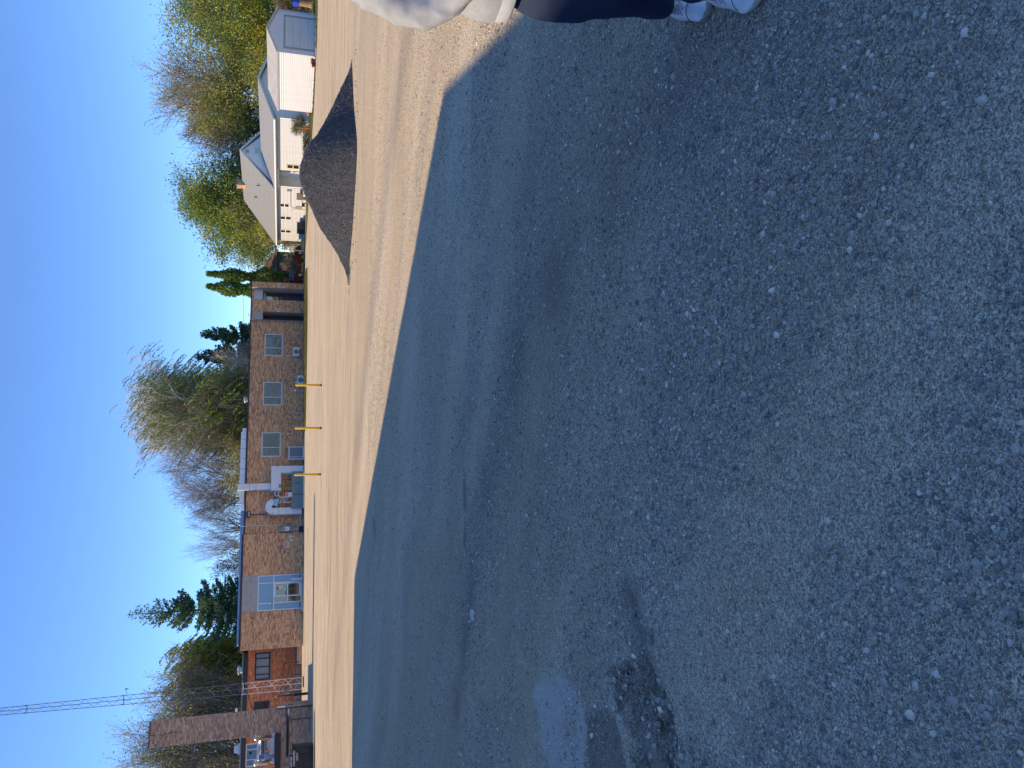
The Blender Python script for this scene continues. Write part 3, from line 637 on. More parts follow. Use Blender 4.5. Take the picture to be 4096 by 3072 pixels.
on_wall("meter_box", MB().bev(-.1, .1, -.1, 0, 0, .22, .01).tube([(0, -.04, 0), (0, -.04, -.72)], .014, 5), M_OFFW, "small pale box with a thin conduit below, second left of the electrical cabinet", "box", 8.75, 0, .93)
ac = thing("window_unit_cage", "white framed grey panel cabinet on the ground below the right of the white ducts", "cabinet", loc_of(B0, 15.8, -.5, 0), GR)
part("frame", MB().box(0, .07, 0, .7, 0, 1.34).box(1.09, 1.16, 0, .7, 0, 1.34).box(.07, 1.09, 0, .7, 1.25, 1.34).box(.07, 1.09, 0, .7, .0, .12).box(.17, .22, -.02, .1, .1, 1.3), M_OFFW, ac)
part("panel", MB().box(.22, 1.09, .03, .06, .12, 1.25), mat("grey_mesh_panel", (.17, .18, .21), .5, .08, 30), ac)
on_wall("hose_bib", MB().tube([(0, 0, 0), (0, -.12, 0), (0, -.12, -.12)], .02, 6).lathe([(.04, -.02), (.05, 0), (.04, .02)], (0, -.12, .05), 8), M_BLACK, "black hose tap on the bricks above the white framed cabinet", "tap", 16.9, .2, 1.52)
def heat_pump(x, z, label):
    t = thing("heat_pump", label, "air conditioner", loc_of(B0, x, -.2, z), GR, "heat pumps on the long wall")
    part("casing", MB().bev(0, .78, -.16, .16, 0, .58, .02), M_WHITE, t)
    part("fan_grille", MB().lathe([(.25, 0), (.25, .02), (.22, .025)], n=20), mat("grille_grey", (.10, .12, .13), .5, .2, 60), t, loc=(.33, -.16, .28)).rotation_euler = (pi/2, 0, 0)
    g_ = MB()
    for q in range(-5, 6): g_.box(.33-.24, .33+.24, -.195, -.19, .28+q*.042-.004, .28+q*.042+.004)
    part("grille_wires", g_, M_OFFW, t); part("badge", MB().box(.66, .72, -.165, -.16, .5, .53), M_RED, t)
    part("bracket", MB().box(.0, .78, .1, .38, -.03, -.002), M_GREEN, t)
    return t
heat_pump(25.84, .46, "white heat pump held on a wall bracket below the window nearest the dark doors")
heat_pump(23.03, .06, "white heat pump standing low behind the yellow post nearest the dark doors")
on_wall("line_cover", MB().bev(-.03, .03, -.06, 0, 0, .62, .008), M_OFFW, "white line cover rising from the bracketed heat pump", "conduit", 25.95, .2, 1.02)
on_wall("junction_box", MB().bev(-.09, .09, -.08, 0, 0, .18, .01), M_OFFW, "small grey box left of the bracketed heat pump", "box", 25.55, .2, .65)
on_wall("junction_box", MB().bev(-.08, .08, -.08, 0, 0, .18, .01), M_OFFW, "small grey box above the low heat pump", "box", 23.3, .2, .66)
on_wall("refrigerant_line", MB().tube([(0, -.05, 0), (0, -.05, .45), (-.1, -.04, .68)], .02, 6), M_BLACK, "thin black curved line rising from the low heat pump", "pipe", 22.95, .2, .6)
on_wall("vent_standpipe", MB().tube([(0, -.08, 0), (0, -.08, .72)], .03, 6).box(-.08, .08, -.14, 0, .72, .9), M_GALV, "grey standpipe with a wide square head beside the low heat pump", "pipe", 22.48, .2, 0)
on_wall("vent_standpipe", MB().tube([(0, -.08, 0), (0, -.08, .55)], .028, 6).tube([(0, -.08, .5), (0, -.08, .8)], .055, 8), M_OFFW, "white standpipe with a fat round head between the first two yellow posts", "pipe", 20.32, .2, 0)
on_wall("wall_lamp", MB().bev(-.06, .06, -.12, 0, 0, .16, .015), M_OFFW, "small pale lamp box on the bricks left of the entrance", "lamp", 2.4, 0, 2.88)
on_wall("wall_camera", MB().tube([(0, 0, 0), (0, -.12, .02), (.08, -.2, -.02)], [.02, .03, .05], 8), M_BLACK, "small dark camera on the bricks upper left of the entrance", "camera", 2.45, 0, 4.1)
on_wall("planter_stand", MB().tube([(0, 0, 0), (0, 0, 1.0)], .03, 6).bev(-.1, .12, -.1, .1, .0, .85, .02), mat("lilac_white", (.55, .54, .60), .5, .05, 3), "narrow white stand at the right foot of the entrance", "stand", 5.38, -.35, .1)

# ---- yellow posts
def post(x, y, label):
    t = thing("yellow_post", label, "post", (x, y, 0), 0, "yellow posts in front of the brick building")
    part("pipe", MB().lathe([(.052, 0), (.052, 1.12), (.045, 1.15), (.02, 1.165)], n=12), M_YEL, t, True)
    part("scuffed_base", MB().lathe([(.054, .0), (.054, .07)], n=12), M_RUST, t); return t
post(-4.2, 35.9, "yellow steel post standing in front of the white ducts"); post(-2.09, 35.7, "middle yellow steel post of the three on the lot"); post(-.16, 35.8, "yellow steel post in front of the low heat pump")

# ---- boiler house and brick chimney
C0 = (-17.61, 43.21, 0)
bh = thing("boiler_house", "low brick boiler house with a dark flat roof edge at the foot of the chimney", "building", C0, GR)
part("wall", MB().box(-7, -.006, .006, 1.25, 0, 1.6).box(-1.2, -.006, 1.25, 9.2, 0, 1.59), M_MORT, bh)
bricks(bh, -7, 0, .02, 1.6, .006, [(-7, -2.9, 0, 1.2)], BRC, .2, .0667, 7, 300, weights=[4, 4, 1, 3])
bricks(bh, .01, 9.2, .02, 1.6, -.006, [], BRC, .2, .0667, 8, 0, side=True, weights=[4, 5, 2, 3])
part("roof", MB().box(-9, -1.29, -.25, 1.9, 1.62, 1.92).box(-1.29, -1.2, -.2, .0, 1.72, 1.90), M_FASC, bh)
part("upper_wall", MB().box(-9, -1.3, 1.4, 1.6, 0, 1.6), M_MORT, bh)
part("wall_band", MB().box(-2.4, .0, -.10, -.012, 1.22, 1.34), M_BLACK, bh)
part("downpipe", MB().tube([(-.62, -.08, 1.28), (-.62, -.08, .1)], .035, 6), mat("brown_downpipe", (.12, .10, .09), .6, .1, 4), bh)
part("footing", MB().box(-3, .06, -.14, -.02, 0, .07), M_CONC, bh)
ch = thing("brick_chimney", "tall square brown brick chimney with a cracked top rising from the boiler house", "chimney", loc_of(C0, 0, 0, 1.6), GR)
part("stack", MB().box(-1.264, -.006, .006, 1.26, 0, 6.45), M_MORT, ch)
part("crown", MB().box(-1.27, .0, .0, 1.27, 6.452, 6.53), mat("crown_mortar", (.12, .10, .095), .9, .1, 4), ch)
bricks(ch, -1.27, 0, 0, 6.45, .006, [], BRC, .2, .0667, 9, 300, weights=[4, 3, 2, 4])
bricks(ch, .01, 1.26, 0, 6.45, -.006, [], BRC, .2, .0667, 10, 0, side=True, weights=[4, 4, 2, 3])
ck = MB(); r = random.Random(4); xx, zz = -.62, 6.5; P_ = []
while zz > 4.9: P_.append((xx, -.008, zz)); zz -= r.uniform(.05, .14); xx += r.uniform(-.05, .06)
ck.tube(P_, .008, 4); part("crack", ck, M_BLACK, ch)
fl = thing("floodlight", "small white floodlight on the right edge of the chimney", "light", loc_of(C0, .05, .1, 3.85), GR)
part("head", MB().bev(-.02, .16, -.12, .06, 0, .12, .02), mat("lamp_white", (.8, .8, .72), .3, .03, 2), fl); part("bracket", MB().box(-.05, .02, -.02, .04, .1, .2), M_BLACK, fl)
solo("service_cable", MB().tube([(0, 0, 3.0), (.25, 0, 3.15), (1.5, 6, 3.85), (3.2, 12, 5.2), (3.6, 16, 6.1)], .02, 5), M_BLACK, "black cable looping from the chimney side towards the lattice mast", "cable", loc_of(C0, 0, .3, 0), GR)
# kitchen exhaust on the boiler house roof
kx = thing("exhaust_hood", "stacked stainless steel exhaust hoods on the dark roof beside the chimney", "exhaust hood", loc_of(C0, -1.85, .3, 1.92), GR)
M_SS = mat("stainless", (.60, .60, .60), .22, .08, 2, metal=.9); M_SSD = mat("stainless_dull", (.45, .46, .48), .4, .08, 2, metal=.7)
def curved(mb, x0, x1, z0, z1, y0, depth, m=0, n=6):
    pr = [(y0, z0)] + [(y0 - depth*sin(pi*i/n), z0 + (z1-z0)*i/n) for i in range(1, n)] + [(y0, z1), (y0+.4, z1), (y0+.4, z0)]
    mb.prism(pr, x0, x1, 'x', m)
u = MB(); curved(u, -.33, .35, .58, .88, -.2, .22); part("upper_hood", u, M_SS, kx, True)
u = MB(); curved(u, -.38, .38, .42, .57, -.2, .12); part("middle_hood", u, M_SSD, kx)
lv = MB()
for k in range(6): lv.box(-.02+k*.055, .02+k*.055, -.3, -.2, .30, .42)
part("louvre", lv, M_SS, kx)
part("lower_box", MB().bev(-.35, .38, -.4, .3, .0, .29, .03), mat("dull_steel", (.42, .44, .48), .35, .06, 2, metal=.6), kx)
for x, lb in ((-1.31, "shiny steel exhaust stack against the chimney side"), (-2.53, "shiny steel exhaust stack left of the stacked hoods")):
    t = thing("exhaust_stack", lb, "stack", loc_of(C0, x, .1, 1.92), GR, "steel exhaust stacks on the boiler house roof")
    part("cylinder", MB().lathe([(.11, .16), (.11, .85), (.14, .87)], n=16), M_SS, t, True)
    part("cap", MB().lathe([(.09, .88), (.19, .94), (.19, 1.0), (.12, 1.06), (.03, 1.08)], n=16), M_SS, t, True)
    part("base", MB().bev(-.12, .12, -.12, .12, 0, .16, .02), M_SSD, t)
solo("control_box", MB().bev(-.2, .2, -.05, .12, 0, .5, .02), mat("control_grey", (.35, .4, .5), .5, .08, 4), "pale blue grey control box between the exhaust hoods and the left steel stack", "box", loc_of(C0, -2.3, .5, 1.93), GR)
# poles, meter, arch hood by the side wall
pl = thing("gas_vent_pole", "brown pole with a thick dark lower sleeve behind the boiler house side wall", "pole", (-20.28, 51.67, 0), 0)
part("pipe", MB().tube([(0, 0, 0), (0, 0, 1.93)], .045, 8), M_RUST, pl); part("sleeve", MB().tube([(0, 0, 0), (0, 0, .85)], .085, 10), mat("dark_sleeve", (.035, .028, .03), .6, .2, 5), pl); part("tip", MB().tube([(0, 0, 1.93), (-.05, 0, 2.03)], .03, 6), M_OFFW, pl)
pl = thing("light_pole", "thin brown pole with a white tube light at the corner of the boiler house", "pole", (-17.55, 43.0, 0), 0)
part("pipe", MB().tube([(0, 0, 0), (0, 0, 1.85)], .032, 8), M_RUST, pl); part("collar", MB().tube([(.0, 0, 0), (.0, 0, .55)], .045, 8), M_RUST, pl); part("lamp_tube", MB().tube([(.08, 0, 1.42), (.08, 0, 1.82)], .04, 8), M_WHITE, pl)
solo("utility_cabinet", MB().bev(-.11, .11, -.1, .1, 0, .32, .02).box(-.13, .13, -.12, .12, .32, .37), mat("cabinet_sage", (.28, .31, .26), .6, .08, 3), "sage green utility box by the brown sleeved pole", "box", loc_of((-20.4, 52.6, 0), -.02, 0, 1.15), GR)
solo("conduit_capsule", MB().tube([(0, 0, 0), (0, 0, .06), (0, 0, .22), (0, 0, .28)], [.03, .05, .05, .03], 10).tube([(0, 0, 0), (0, 0, -.12)], .02, 6), M_OFFW, "white capsule shaped fitting over the dark wall band", "fitting", loc_of(C0, -.32, -.16, 1.25), GR).rotation_euler = (0, pi/2, GR)
solo("arched_vent_hood", MB().prism([(-.5, 0), (.5, 0)] + [(.5*cos(t), .32*sin(t)) for t in np.linspace(.2, pi-.2, 8)], 0, .5), mat("hood_grey", (.16, .15, .15), .6, .1, 4), "grey arched vent hood on the boiler house side wall", "vent hood", loc_of(C0, .05, 3.4, .95), GR + pi/2)
# dumpster
D0 = (-17.98, 39.4, 0)
dm = thing("dumpster", "black dumpster stencilled CARDBOARD ONLY in front of the boiler house", "dumpster", loc_of(D0, 0, 0), GR)
M_DUMP = mat("dumpster_black", (.018, .024, .034), .45, .3, 3, bump=.003, bscale=6)
bd = MB(); bd.prism([(0, .06), (-.06, .95), (.12, 1.06), (1.5, 1.06), (1.45, .06)], -2.4, -.04, 'x')
part("bin", bd, M_DUMP, dm)
part("rim", MB().tube([(-2.45, .0, 1.05), (.02, .0, 1.05)], .035, 6).tube([(.02, 0, 1.05), (.02, 1.45, 1.05)], .035, 6), M_BLACK, dm)
part("rib", MB().box(-.10, -.04, -.10, .02, .1, .93), M_DUMP, dm); part("rib", MB().box(-.5, -.44, -.10, .02, .1, .93), M_DUMP, dm)
part("lid", MB().prism([(.02, 1.07), (.9, 1.22), (1.5, 1.1), (1.5, 1.05), (.02, 1.02)], -2.4, -.5, 'x'), M_BLACK, dm)
r = random.Random(8); fr = MB()
for k in range(26):
    x = -.45 - r.uniform(0, 1.9); fr.add([(x, .0, 1.05), (x+.1, .02, 1.05), (x+.08, -.01, 1.05+r.uniform(.04, .13)), (x+.01, 0, 1.05+r.uniform(.04, .11))], [(0, 1, 2, 3)])
solo("plastic_sheeting", fr, mat("torn_white", (.5, .53, .52), .6, .1, 8), "torn white plastic poking out along the top of the black dumpster", "sheeting", loc_of(D0, 0, 0), GR)
M_ST = flat("stencil_white", (.62, .64, .62), .8)
text_part("CARDBOARD", .135, M_ST, dm, (-.93, -.085, .94), rot=(pi/2+.06, 0, 0), sx=.86)
text_part("ONLY", .135, M_ST, dm, (-.68, -.10, .79), rot=(pi/2+.06, 0, 0), sx=.95)
# railing at the wing steps
rl = thing("stair_railing", "brown pipe railing with sloping rails in front of the red brick wing", "railing", loc_of(B0, 0, 5, 0), GR)
part("rail", MB().tube([(-1.17, 0, 1.5), (-3.7, 0, 1.8)], .028, 6).tube([(-1.28, 0, 1.03), (-3.6, 0, 1.33)], .028, 6), M_RUST, rl)
part("post", MB().tube([(-1.17, 0, .0), (-1.17, 0, 1.5)], .03, 6), M_RUST, rl); part("post", MB().tube([(-3.6, 0, 0), (-3.6, 0, 1.8)], .03, 6), M_RUST, rl)
part("grab_rail", MB().tube([(.15, .6, .42), (.15, .6, 1.5), (-1.0, .6, 1.45)], .022, 6).tube([(-.3, .6, 1.47), (-.3, .6, 2.0), (-.8, .6, 2.0), (-.8, .6, 1.45)], .014, 5), mat("pink_metal", (.50, .33, .26), .5, .1, 4), rl)
solo("ramp", MB().prism([(-1.4, 0), (-1.4, .45), (-4.2, .7), (-4.2, 0)], 0, 1.2), mat("ramp_concrete", (.20, .17, .16), .9, .12, 3), "dark concrete ramp side below the brown railing", "ramp", loc_of(B0, 0, 5.1), GR)
pl = solo("bollard", MB().tube([(0, 0, 0), (0, 0, .62)], .07, 10).tube([(0, 0, .6), (0, 0, .95)], .03, 6), M_RUST, "short dark bollard with a thin rod before the concrete ramp", "bollard", loc_of(B0, -2.2, 3.6), GR)

# ---- lattice mast
mt = thing("lattice_mast", "tall three legged galvanised lattice mast leaving the top of the picture", "mast", loc_of((-23.63, 62, 0), .12, 0), GR)
M_MASTL = mat("mast_steel_bright", (.55, .53, .52), .5, .1, 3, metal=.2); M_MASTD = mat("mast_steel", (.085, .10, .13), .55, .1, 3, metal=.1)
def wid(z): return .86 - .019*z
secs = [(0.1, 4.5), (4.5, 12.78), (12.78, 19.04), (19.04, 26)]
def leg(z, k):
    w_ = wid(z) / 1.0; a = radians([-150, -30, 90][k]); R_ = w_/sqrt(3)*1.0
    return Vector((R_*cos(a), R_*sin(a), z))
for si, (za, zb) in enumerate(secs):
    L_ = MB(); S_ = MB(); F_ = MB(); M_MAST = M_MASTL if si == 0 else M_MASTD
    for k in range(3): L_.tube([leg(za, k), leg(zb, k)], .024, 6)
    n_ = int(round((zb-za)/.62)); zs = np.linspace(za+.05, zb-.05, n_+1)
    for k in range(3):
        for i in range(n_):
            a, b = (k, (k+1) % 3) if i % 2 else ((k+1) % 3, k)
            S_.tube([leg(zs[i], a), leg(zs[i+1], b)], .011, 4, cap=False)
        F_.lathe([(.05, 0), (.05, .05)], tuple(leg(zb, k)), 8)
        F_.tube([leg(zb-.02, k), leg(zb-.02, (k+1) % 3)], .016, 4)
    sec = part("mast_section", L_, M_MAST, mt); part("bracing", S_, M_MAST, sec); part("flange", F_, M_MAST, sec)
part("side_antenna", MB().tube([(.3, 0, 12.6), (.75, 0, 12.62)], .014, 5).tube([(.75, 0, 12.5), (.75, 0, 12.72)], .03, 5).tube([(.68, 0, 12.68), (.82, 0, 12.68)], .02, 5), M_BLACK, mt)
part("clamp_box", MB().bev(.3, .48, -.2, -.1, 1.9, 2.15, .02), mat("tan_box", (.5, .36, .26), .6, .05, 3), mt)
part("ladder_bracket", MB().box(-.3, .5, -.05, .05, .0, .1), M_RUST, mt)

# ---- neighbour building whose shadow lies over the foreground
S = 6.6 / math.tan(radians(ELEV)); sh = [(-4.4, 17.68), (3.0, 7.77), (2.62, 5.45), (2.22, 2.9), (2.0, -9)]
top = [(x - S, y) for x, y in sh] + [(-22, -9), (-22, 17.68)]
nb = thing("neighbour_building", "plain brick building left of the camera casting the long shadow over the gravel", "building", (-12, 6, 0))
q = MB(); q.prism([(x+12, y-6) for x, y in top], 0, 6.4, 'z'); part("wall", q, M_MORT, nb)
q = MB(); q.prism([(x+12, y-6) for x, y in top], 6.4, 6.6, 'z'); part("roof", q, M_FASC, nb)
for (ax, ay), (bx, by) in (((top[0]), (top[1])), ((top[3]), (top[4]))):
    dv = Vector((bx-ax, by-ay, 0)); Ln = dv.length; dv.normalize(); nn = Vector((-dv.y, dv.x, 0)); nn = nn if nn.x > 0 else -nn
    for k in range(int(Ln/3.2)):
        cpt = Vector((ax+12, ay-6, 0)) + dv*(1.8+k*3.2)
        wq = part("window", MB().box(-.6, .6, -.05, .05, 1.6, 3.2), M_FRAME, nb, loc=tuple(cpt + nn*.04)); wq.rotation_euler = (0, 0, atan2(dv.y, dv.x))
        part("pane", MB().box(-.53, .53, -.07, .07, 1.68, 3.12), M_GLASS, wq)

# ------------------------------------------------------------------ white garage
M_SID = mat("white_siding", (.57, .58, .585), .5, .03, 2)
M_TRIM = mat("grey_trim", (.42, .43, .45), .5, .05, 3)
M_SHG = mat("grey_shingle", (.28, .29, .29), .9, .22, 22, bump=.004)
M_SHG2 = mat("pale_shingle", (.32, .335, .335), .85, .15, 14, bump=.003)
def siding(parent, x0, x1, z0, z1, face, y, step, mats, tri=None, name="siding_board"):
    """lapped boards; face 'x-' looks to local -x (runs along y), 'y-' looks to local -y (runs along x)"""
    z = z0; k = 0; proto = {}
    while z < z1 - .02:
        zt = min(z + step, z1); a, b = x0, x1
        if tri:
            fz = (zt - tri[2]) / (tri[3] - tri[2])
            if fz > 0:
                a = x0 + (tri[0] - x0) * min(.97, fz); b = x1 + (tri[0] - x1) * min(.97, fz)
        pr = [(0, 0), (-.042, 0), (-.042, .004), (-.004, zt - z + .004), (0, zt - z + .004)]
        key = (round(b-a, 3), round(zt-z, 3))
        if key not in proto:
            mb = MB()
            if face == 'x-': mb.prism([(p[0], p[1]) for p in pr], 0, b-a, 'y')
            else: mb.prism([(p[0], p[1]) for p in pr], 0, b-a, 'x')
            proto[key] = mb.mesh(name, mats)
        obj(name, proto[key], parent, (y, a, z) if face == 'x-' else (a, y, z))
        z = zt; k += 1
def roof_slab(mb, p0, p1, q0, q1, th, m=0):       # quad p0-p1 (eave) q1-q0 (ridge) with thickness
    v = [Vector(t) for t in (p0, p1, q1, q0)]; n_ = (v[1]-v[0]).cross(v[3]-v[0]).normalized(); n_ = n_ if n_.z > 0 else -n_
    mb.add([tuple(t) for t in v] + [tuple(t - n_*th) for t in v], [(0,1,2,3),(7,6,5,4),(0,4,5,1),(1,5,6,2),(2,6,7,3),(3,7,4,0)], m)
def courses(parent, name, x_e, z_e, x_r, z_r, y0, y1, n_, m, lift=.02, ya=None, yb=None):
    """overlapping courses up one roof slope; ya/yb give ridge-end y values for hips"""
    ya = y0 if ya is None else ya; yb = y1 if yb is None else yb
    mb = MB(); dx, dz = (x_r-x_e)/n_, (z_r-z_e)/n_
    nn = Vector((-(z_r-z_e), 0, x_r-x_e)).normalized(); nn = nn if nn.z > 0 else -nn
    for i in range(n_):
        t0, t1 = i/n_, (i+1)/n_
        ax, az = x_e+dx*i, z_e+dz*i; bx, bz = ax+dx, az+dz
        yA0, yA1 = y0+(ya-y0)*t0, y1+(yb-y1)*t0; yB0, yB1 = y0+(ya-y0)*t1, y1+(yb-y1)*t1
        l0, l1 = nn*lift, nn*.002
        mb.add([(ax+l0.x, yA0, az+l0.z), (ax+l0.x, yA1, az+l0.z), (bx+l1.x, yB1, bz+l1.z), (bx+l1.x, yB0, bz+l1.z), (ax, yA0, az), (ax, yA1, az)],
               [(0, 1, 2, 3), (4, 5, 1, 0)])
    part(name, mb, m, parent, kind='stuff')
G0 = (20.73, 50.64, .0)
ga = thing("garage", "small white clapboard garage with a low gable roof and a pale overhead door", "garage", G0, GR)
GW, GLn, GE, GRZ, GX = 3.42, 5.39, 2.37, 3.03, 1.74
b_ = MB(); b_.prism([(.0, 0), (GW, 0), (GW, GE), (GX, GRZ-.05), (.0, GE)], 0.0, GLn, 'y'); part("wall", b_, mat("garage_white", (.58, .59, .60), .6, .04, 2), ga)
siding(ga, .06, GLn-.06, .06, 2.30, 'x-', -.002, .1375, M_SID)
part("corner_trim", MB().box(-.03, .0, -.02, .06, 0, 2.35), M_SID, ga); part("corner_trim", MB().box(-.03, .0, GLn-.06, GLn+.02, 0, 2.35), M_SID, ga)
part("corner_trim", MB().box(GW-.08, GW+.01, -.03, -.003, 0, 2.35), M_TRIM, ga)
rfm = MB(); roof_slab(rfm, (-.12, -.10, 2.35), (-.12, GLn+.1, 2.35), (GX, -.10, GRZ), (GX, GLn+.1, GRZ), .07); roof_slab(rfm, (GW+.12, -.10, 2.37), (GW+.12, GLn+.1, 2.37), (GX, -.10, GRZ), (GX, GLn+.1, GRZ), .07)
part("roof", rfm, M_TRIM, ga)
courses(ga, "roof_ribs", -.12, 2.36, GX, GRZ+.01, -.1, GLn+.1, 11, mat("ribbed_roof", (.46, .46, .45), .7, .08, 3), lift=.03)
fb = MB()
for (xa, za, xb, zb) in ((-.12, 2.30, GX, 2.98), (GW+.12, 2.32, GX, 2.98)):
    fb.prism([(xa, za), (xb, zb), (xb, zb+.09), (xa, za+.09)], -.13, -.105, 'y')
part("barge_board", fb, M_TRIM, ga)
od = MB(); od.box(.46, 2.92, -.012, -.0, 0.02, 1.90)
dr_ = part("overhead_door", od, mat("door_grey_white", (.50, .51, .50), .5, .03, 1.5), ga)
for k in range(4): part("door_panel", MB().bev(.48, 2.90, -.035, -.013, .03+k*.47, .03+k*.47+.455, .006), MATS["door_grey_white"], dr_)
part("door_frame", MB().box(.36, .46, -.04, -.003, 0, 1.99).box(2.92, 3.04, -.04, -.003, 0, 1.99).box(.46, 2.92, -.04, -.003, 1.90, 1.99), mat("frame_taupe", (.30, .28, .27), .6, .05, 3), ga)
solo("pot", MB().lathe([(.12, 0), (.16, .14), (.18, .28), (.15, .30)], n=12).box(-.35, -.1, -.12, .1, 0, .26), mat("dark_red_clay", (.20, .04, .035), .7, .2, 6), "dark red pot and block by the near corner of the white garage", "pot", (20.35, 50.5, 0))
sc = MB(); sc.box(-.5, 4, -1.2, -.02, 0.0, .05); solo("garage_apron", sc, M_STEP, "pale concrete apron in front of the garage door", "apron", loc_of(G0, 0, 0, .0), GR)

# ------------------------------------------------------------------ white house
H0 = (20.94, 63.86, 0)
ho = thing("white_house", "long white clapboard house with grey shingle roofs and brick chimney behind the pile", "house", H0, GR)
M_HW = mat("house_white", (.70, .71, .68), .6, .04, 2); M_SOF = mat("soffit_grey", (.33, .35, .35), .6, .05, 2)
b_ = MB(); b_.prism([(0, 0), (7.0, 0), (7.0, 2.62), (3.45, 3.95), (0, 2.62)], 0, 6.9, 'y'); b_.prism([(1.15, 0), (7.0, 0), (7.0, 2.62), (3.45, 3.95), (1.15, 2.62)], 6.9, 9.62, 'y')
b_.prism([(0, 0), (7.0, 0), (7.0, 2.62), (3.48, 5.72), (0, 2.62)], 9.62, 17.2, 'y'); b_.prism([(0, 0), (7, 0), (7, 2.62), (0, 2.62)], 17.2, 19.0, 'y')
part("wall", b_, M_HW, ho)
siding(ho, .05, 6.88, .12, 2.56, 'x-', -.002, .122, M_SID); siding(ho, 9.64, 18.9, .12, 2.56, 'x-', -.002, .122, M_SID)
siding(ho, .05, 6.95, .12, 3.86, 'y-', -.002, .18, M_HW, tri=(3.45, 0, 2.62, 3.95))
siding(ho, .4, 6.6, 2.9, 5.66, 'y-', 9.598, .14, M_HW, tri=(3.48, 0, 2.9, 5.80))
part("corner_board", MB().box(-.035, .0, -.035, .05, 0, 2.6), M_WHITE, ho); part("corner_board", MB().box(-.035, 0, 18.95, 19.04, 0, 2.6), M_WHITE, ho); part("corner_board", MB().box(-.035, 0, 6.86, 6.95, 0, 2.6), M_WHITE, ho)
rm = MB()
roof_slab(rm, (-.42, -.35, 2.78), (-.42, 9.6, 2.78), (3.40, -.35, 4.06), (3.40, 9.6, 4.06), .10); roof_slab(rm, (7.4, -.35, 2.78), (7.4, 9.6, 2.78), (3.40, -.35, 4.06), (3.40, 9.6, 4.06), .10)
roof_slab(rm, (-.42, 9.45, 2.80), (-.42, 19.3, 2.80), (3.48, 9.45, 5.90), (3.48, 17.6, 5.90), .10); roof_slab(rm, (7.4, 9.45, 2.80), (7.4, 19.3, 2.80), (3.48, 9.45, 5.90), (3.48, 17.6, 5.90), .10)
rm.add([(-.42, 19.3, 2.80), (7.4, 19.3, 2.80), (3.48, 17.6, 5.90)], [(0, 1, 2)])
part("roof", rm, M_SHG2, ho)
courses(ho, "shingle_courses", -.42, 2.785, 3.40, 4.065, -.35, 9.45, 18, M_SHG2, .014); courses(ho, "shingle_courses", -.42, 2.805, 3.48, 5.905, 9.45, 19.3, 26, M_SHG, .016, yb=17.6)
part("fascia", MB().box(-.46, -.42, -.37, 19.3, 2.62, 2.80), M_WHITE, ho); part("gutter", MB().box(-.54, -.465, -.37, 19.3, 2.68, 2.79), M_WHITE, ho)
part("soffit", MB().box(-.42, .0, -.33, 19.2, 2.60, 2.63), M_SOF, ho)
fb = MB()
for (ya, zt, zp, xp) in ((-.35, 2.70, 3.98, 3.40), (9.45, 2.72, 5.82, 3.48)):
    fb = MB().prism([(-.46, zt-.06), (xp, zp-.06), (7.42, zt-.06), (7.42, zt+.12), (xp, zp+.12), (-.46, zt+.12)], ya-.03, ya, 'y')
    part("barge_board", fb, mat("barge_pale", (.55, .60, .58), .5, .04, 3), ho)
part("gable_soffit", MB().add([(-.42, 9.47, 2.68), (3.48, 9.47, 5.78), (3.48, 9.6, 5.78), (-.42, 9.6, 2.68)], [(0, 1, 2, 3)]), M_SOF, ho)
# porch recess, door, windows
pr_ = MB(); pr_.box(.0, 1.15, 6.9, 9.62, 2.45, 2.6); part("porch_ceiling", pr_, M_SOF, ho)
part("porch_post", MB().box(-.02, .10, 9.45, 9.6, 0, 2.6), M_WHITE, ho); part("porch_step", MB().box(-.6, 1.15, 6.9, 9.6, 0, .35), M_STEP, ho)
part("porch_beam", MB().box(-.12, .02, 6.86, 9.62, 2.42, 2.6), M_WHITE, ho)
hd = part("storm_door", MB().box(1.08, 1.15, 7.8, 8.9, .35, 2.35), mat("door_pale", (.55, .58, .55), .5, .04, 2), ho)
part("pane", MB().box(1.05, 1.08, 8.0, 8.62, 1.32, 1.95), M_GLASS, hd); part("pane", MB().box(1.05, 1.08, 8.0, 8.62, .6, 1.25), M_GLASS, hd); part("handle", MB().box(1.02, 1.08, 8.72, 8.76, 1.1, 1.2), M_BLACK, hd)
part("side_window", MB().box(.15, .95, 6.93, 6.96, .9, 2.3), M_GLASS, ho)
def hwin(y0, y1, z0, z1, split, frame=M_WHITE, label=None, box=False):
    f = MB(); x0 = -.06
    f.box(x0, 0, y0-.07, y1+.07, z1, z1+.07).box(x0, 0, y0-.07, y1+.07, z0-.07, z0).box(x0, 0, y0-.07, y0, z0, z1).box(x0, 0, y1, y1+.07, z0, z1)
    if split: f.box(x0, 0, y0, y1, split-.035, split+.035)
    t = part("window", f, frame, ho, label=label)
    for a, b in ([(z0, split-.035), (split+.035, z1)] if split else [(z0, z1)]): part("pane", MB().box(-.045, -.03, y0, y1, a, b), M_GLASS, t)
hwin(6.1, 6.55, .78, 1.72, 1.25, mat("cream_frame", (.62, .53, .30), .5, .05, 3), "window with a cream yellow frame")
hwin(12.28, 12.75, 1.58, 2.33, 1.96); hwin(14.48, 14.95, 1.38, 2.33, 1.86); hwin(16.98, 17.42, 1.38, 2.30, 1.86)
hwin(12.0, 12.55, .12, .38, None); hwin(16.55, 17.1, .1, .42, None)
gw = part("gable_window", MB().box(3.25, 4.05, 9.53, 9.56, 4.1, 4.66), M_WHITE, ho); part("pane", MB().box(3.33, 3.97, 9.515, 9.53, 4.17, 4.60), M_GLASS, gw)
lo_ = MB()
for k in range(4): lo_.box(3.32, 3.64, 9.51, 9.56, 5.10+k*.08, 5.15+k*.08)
part("gable_louvre", lo_, M_SOF, ho)
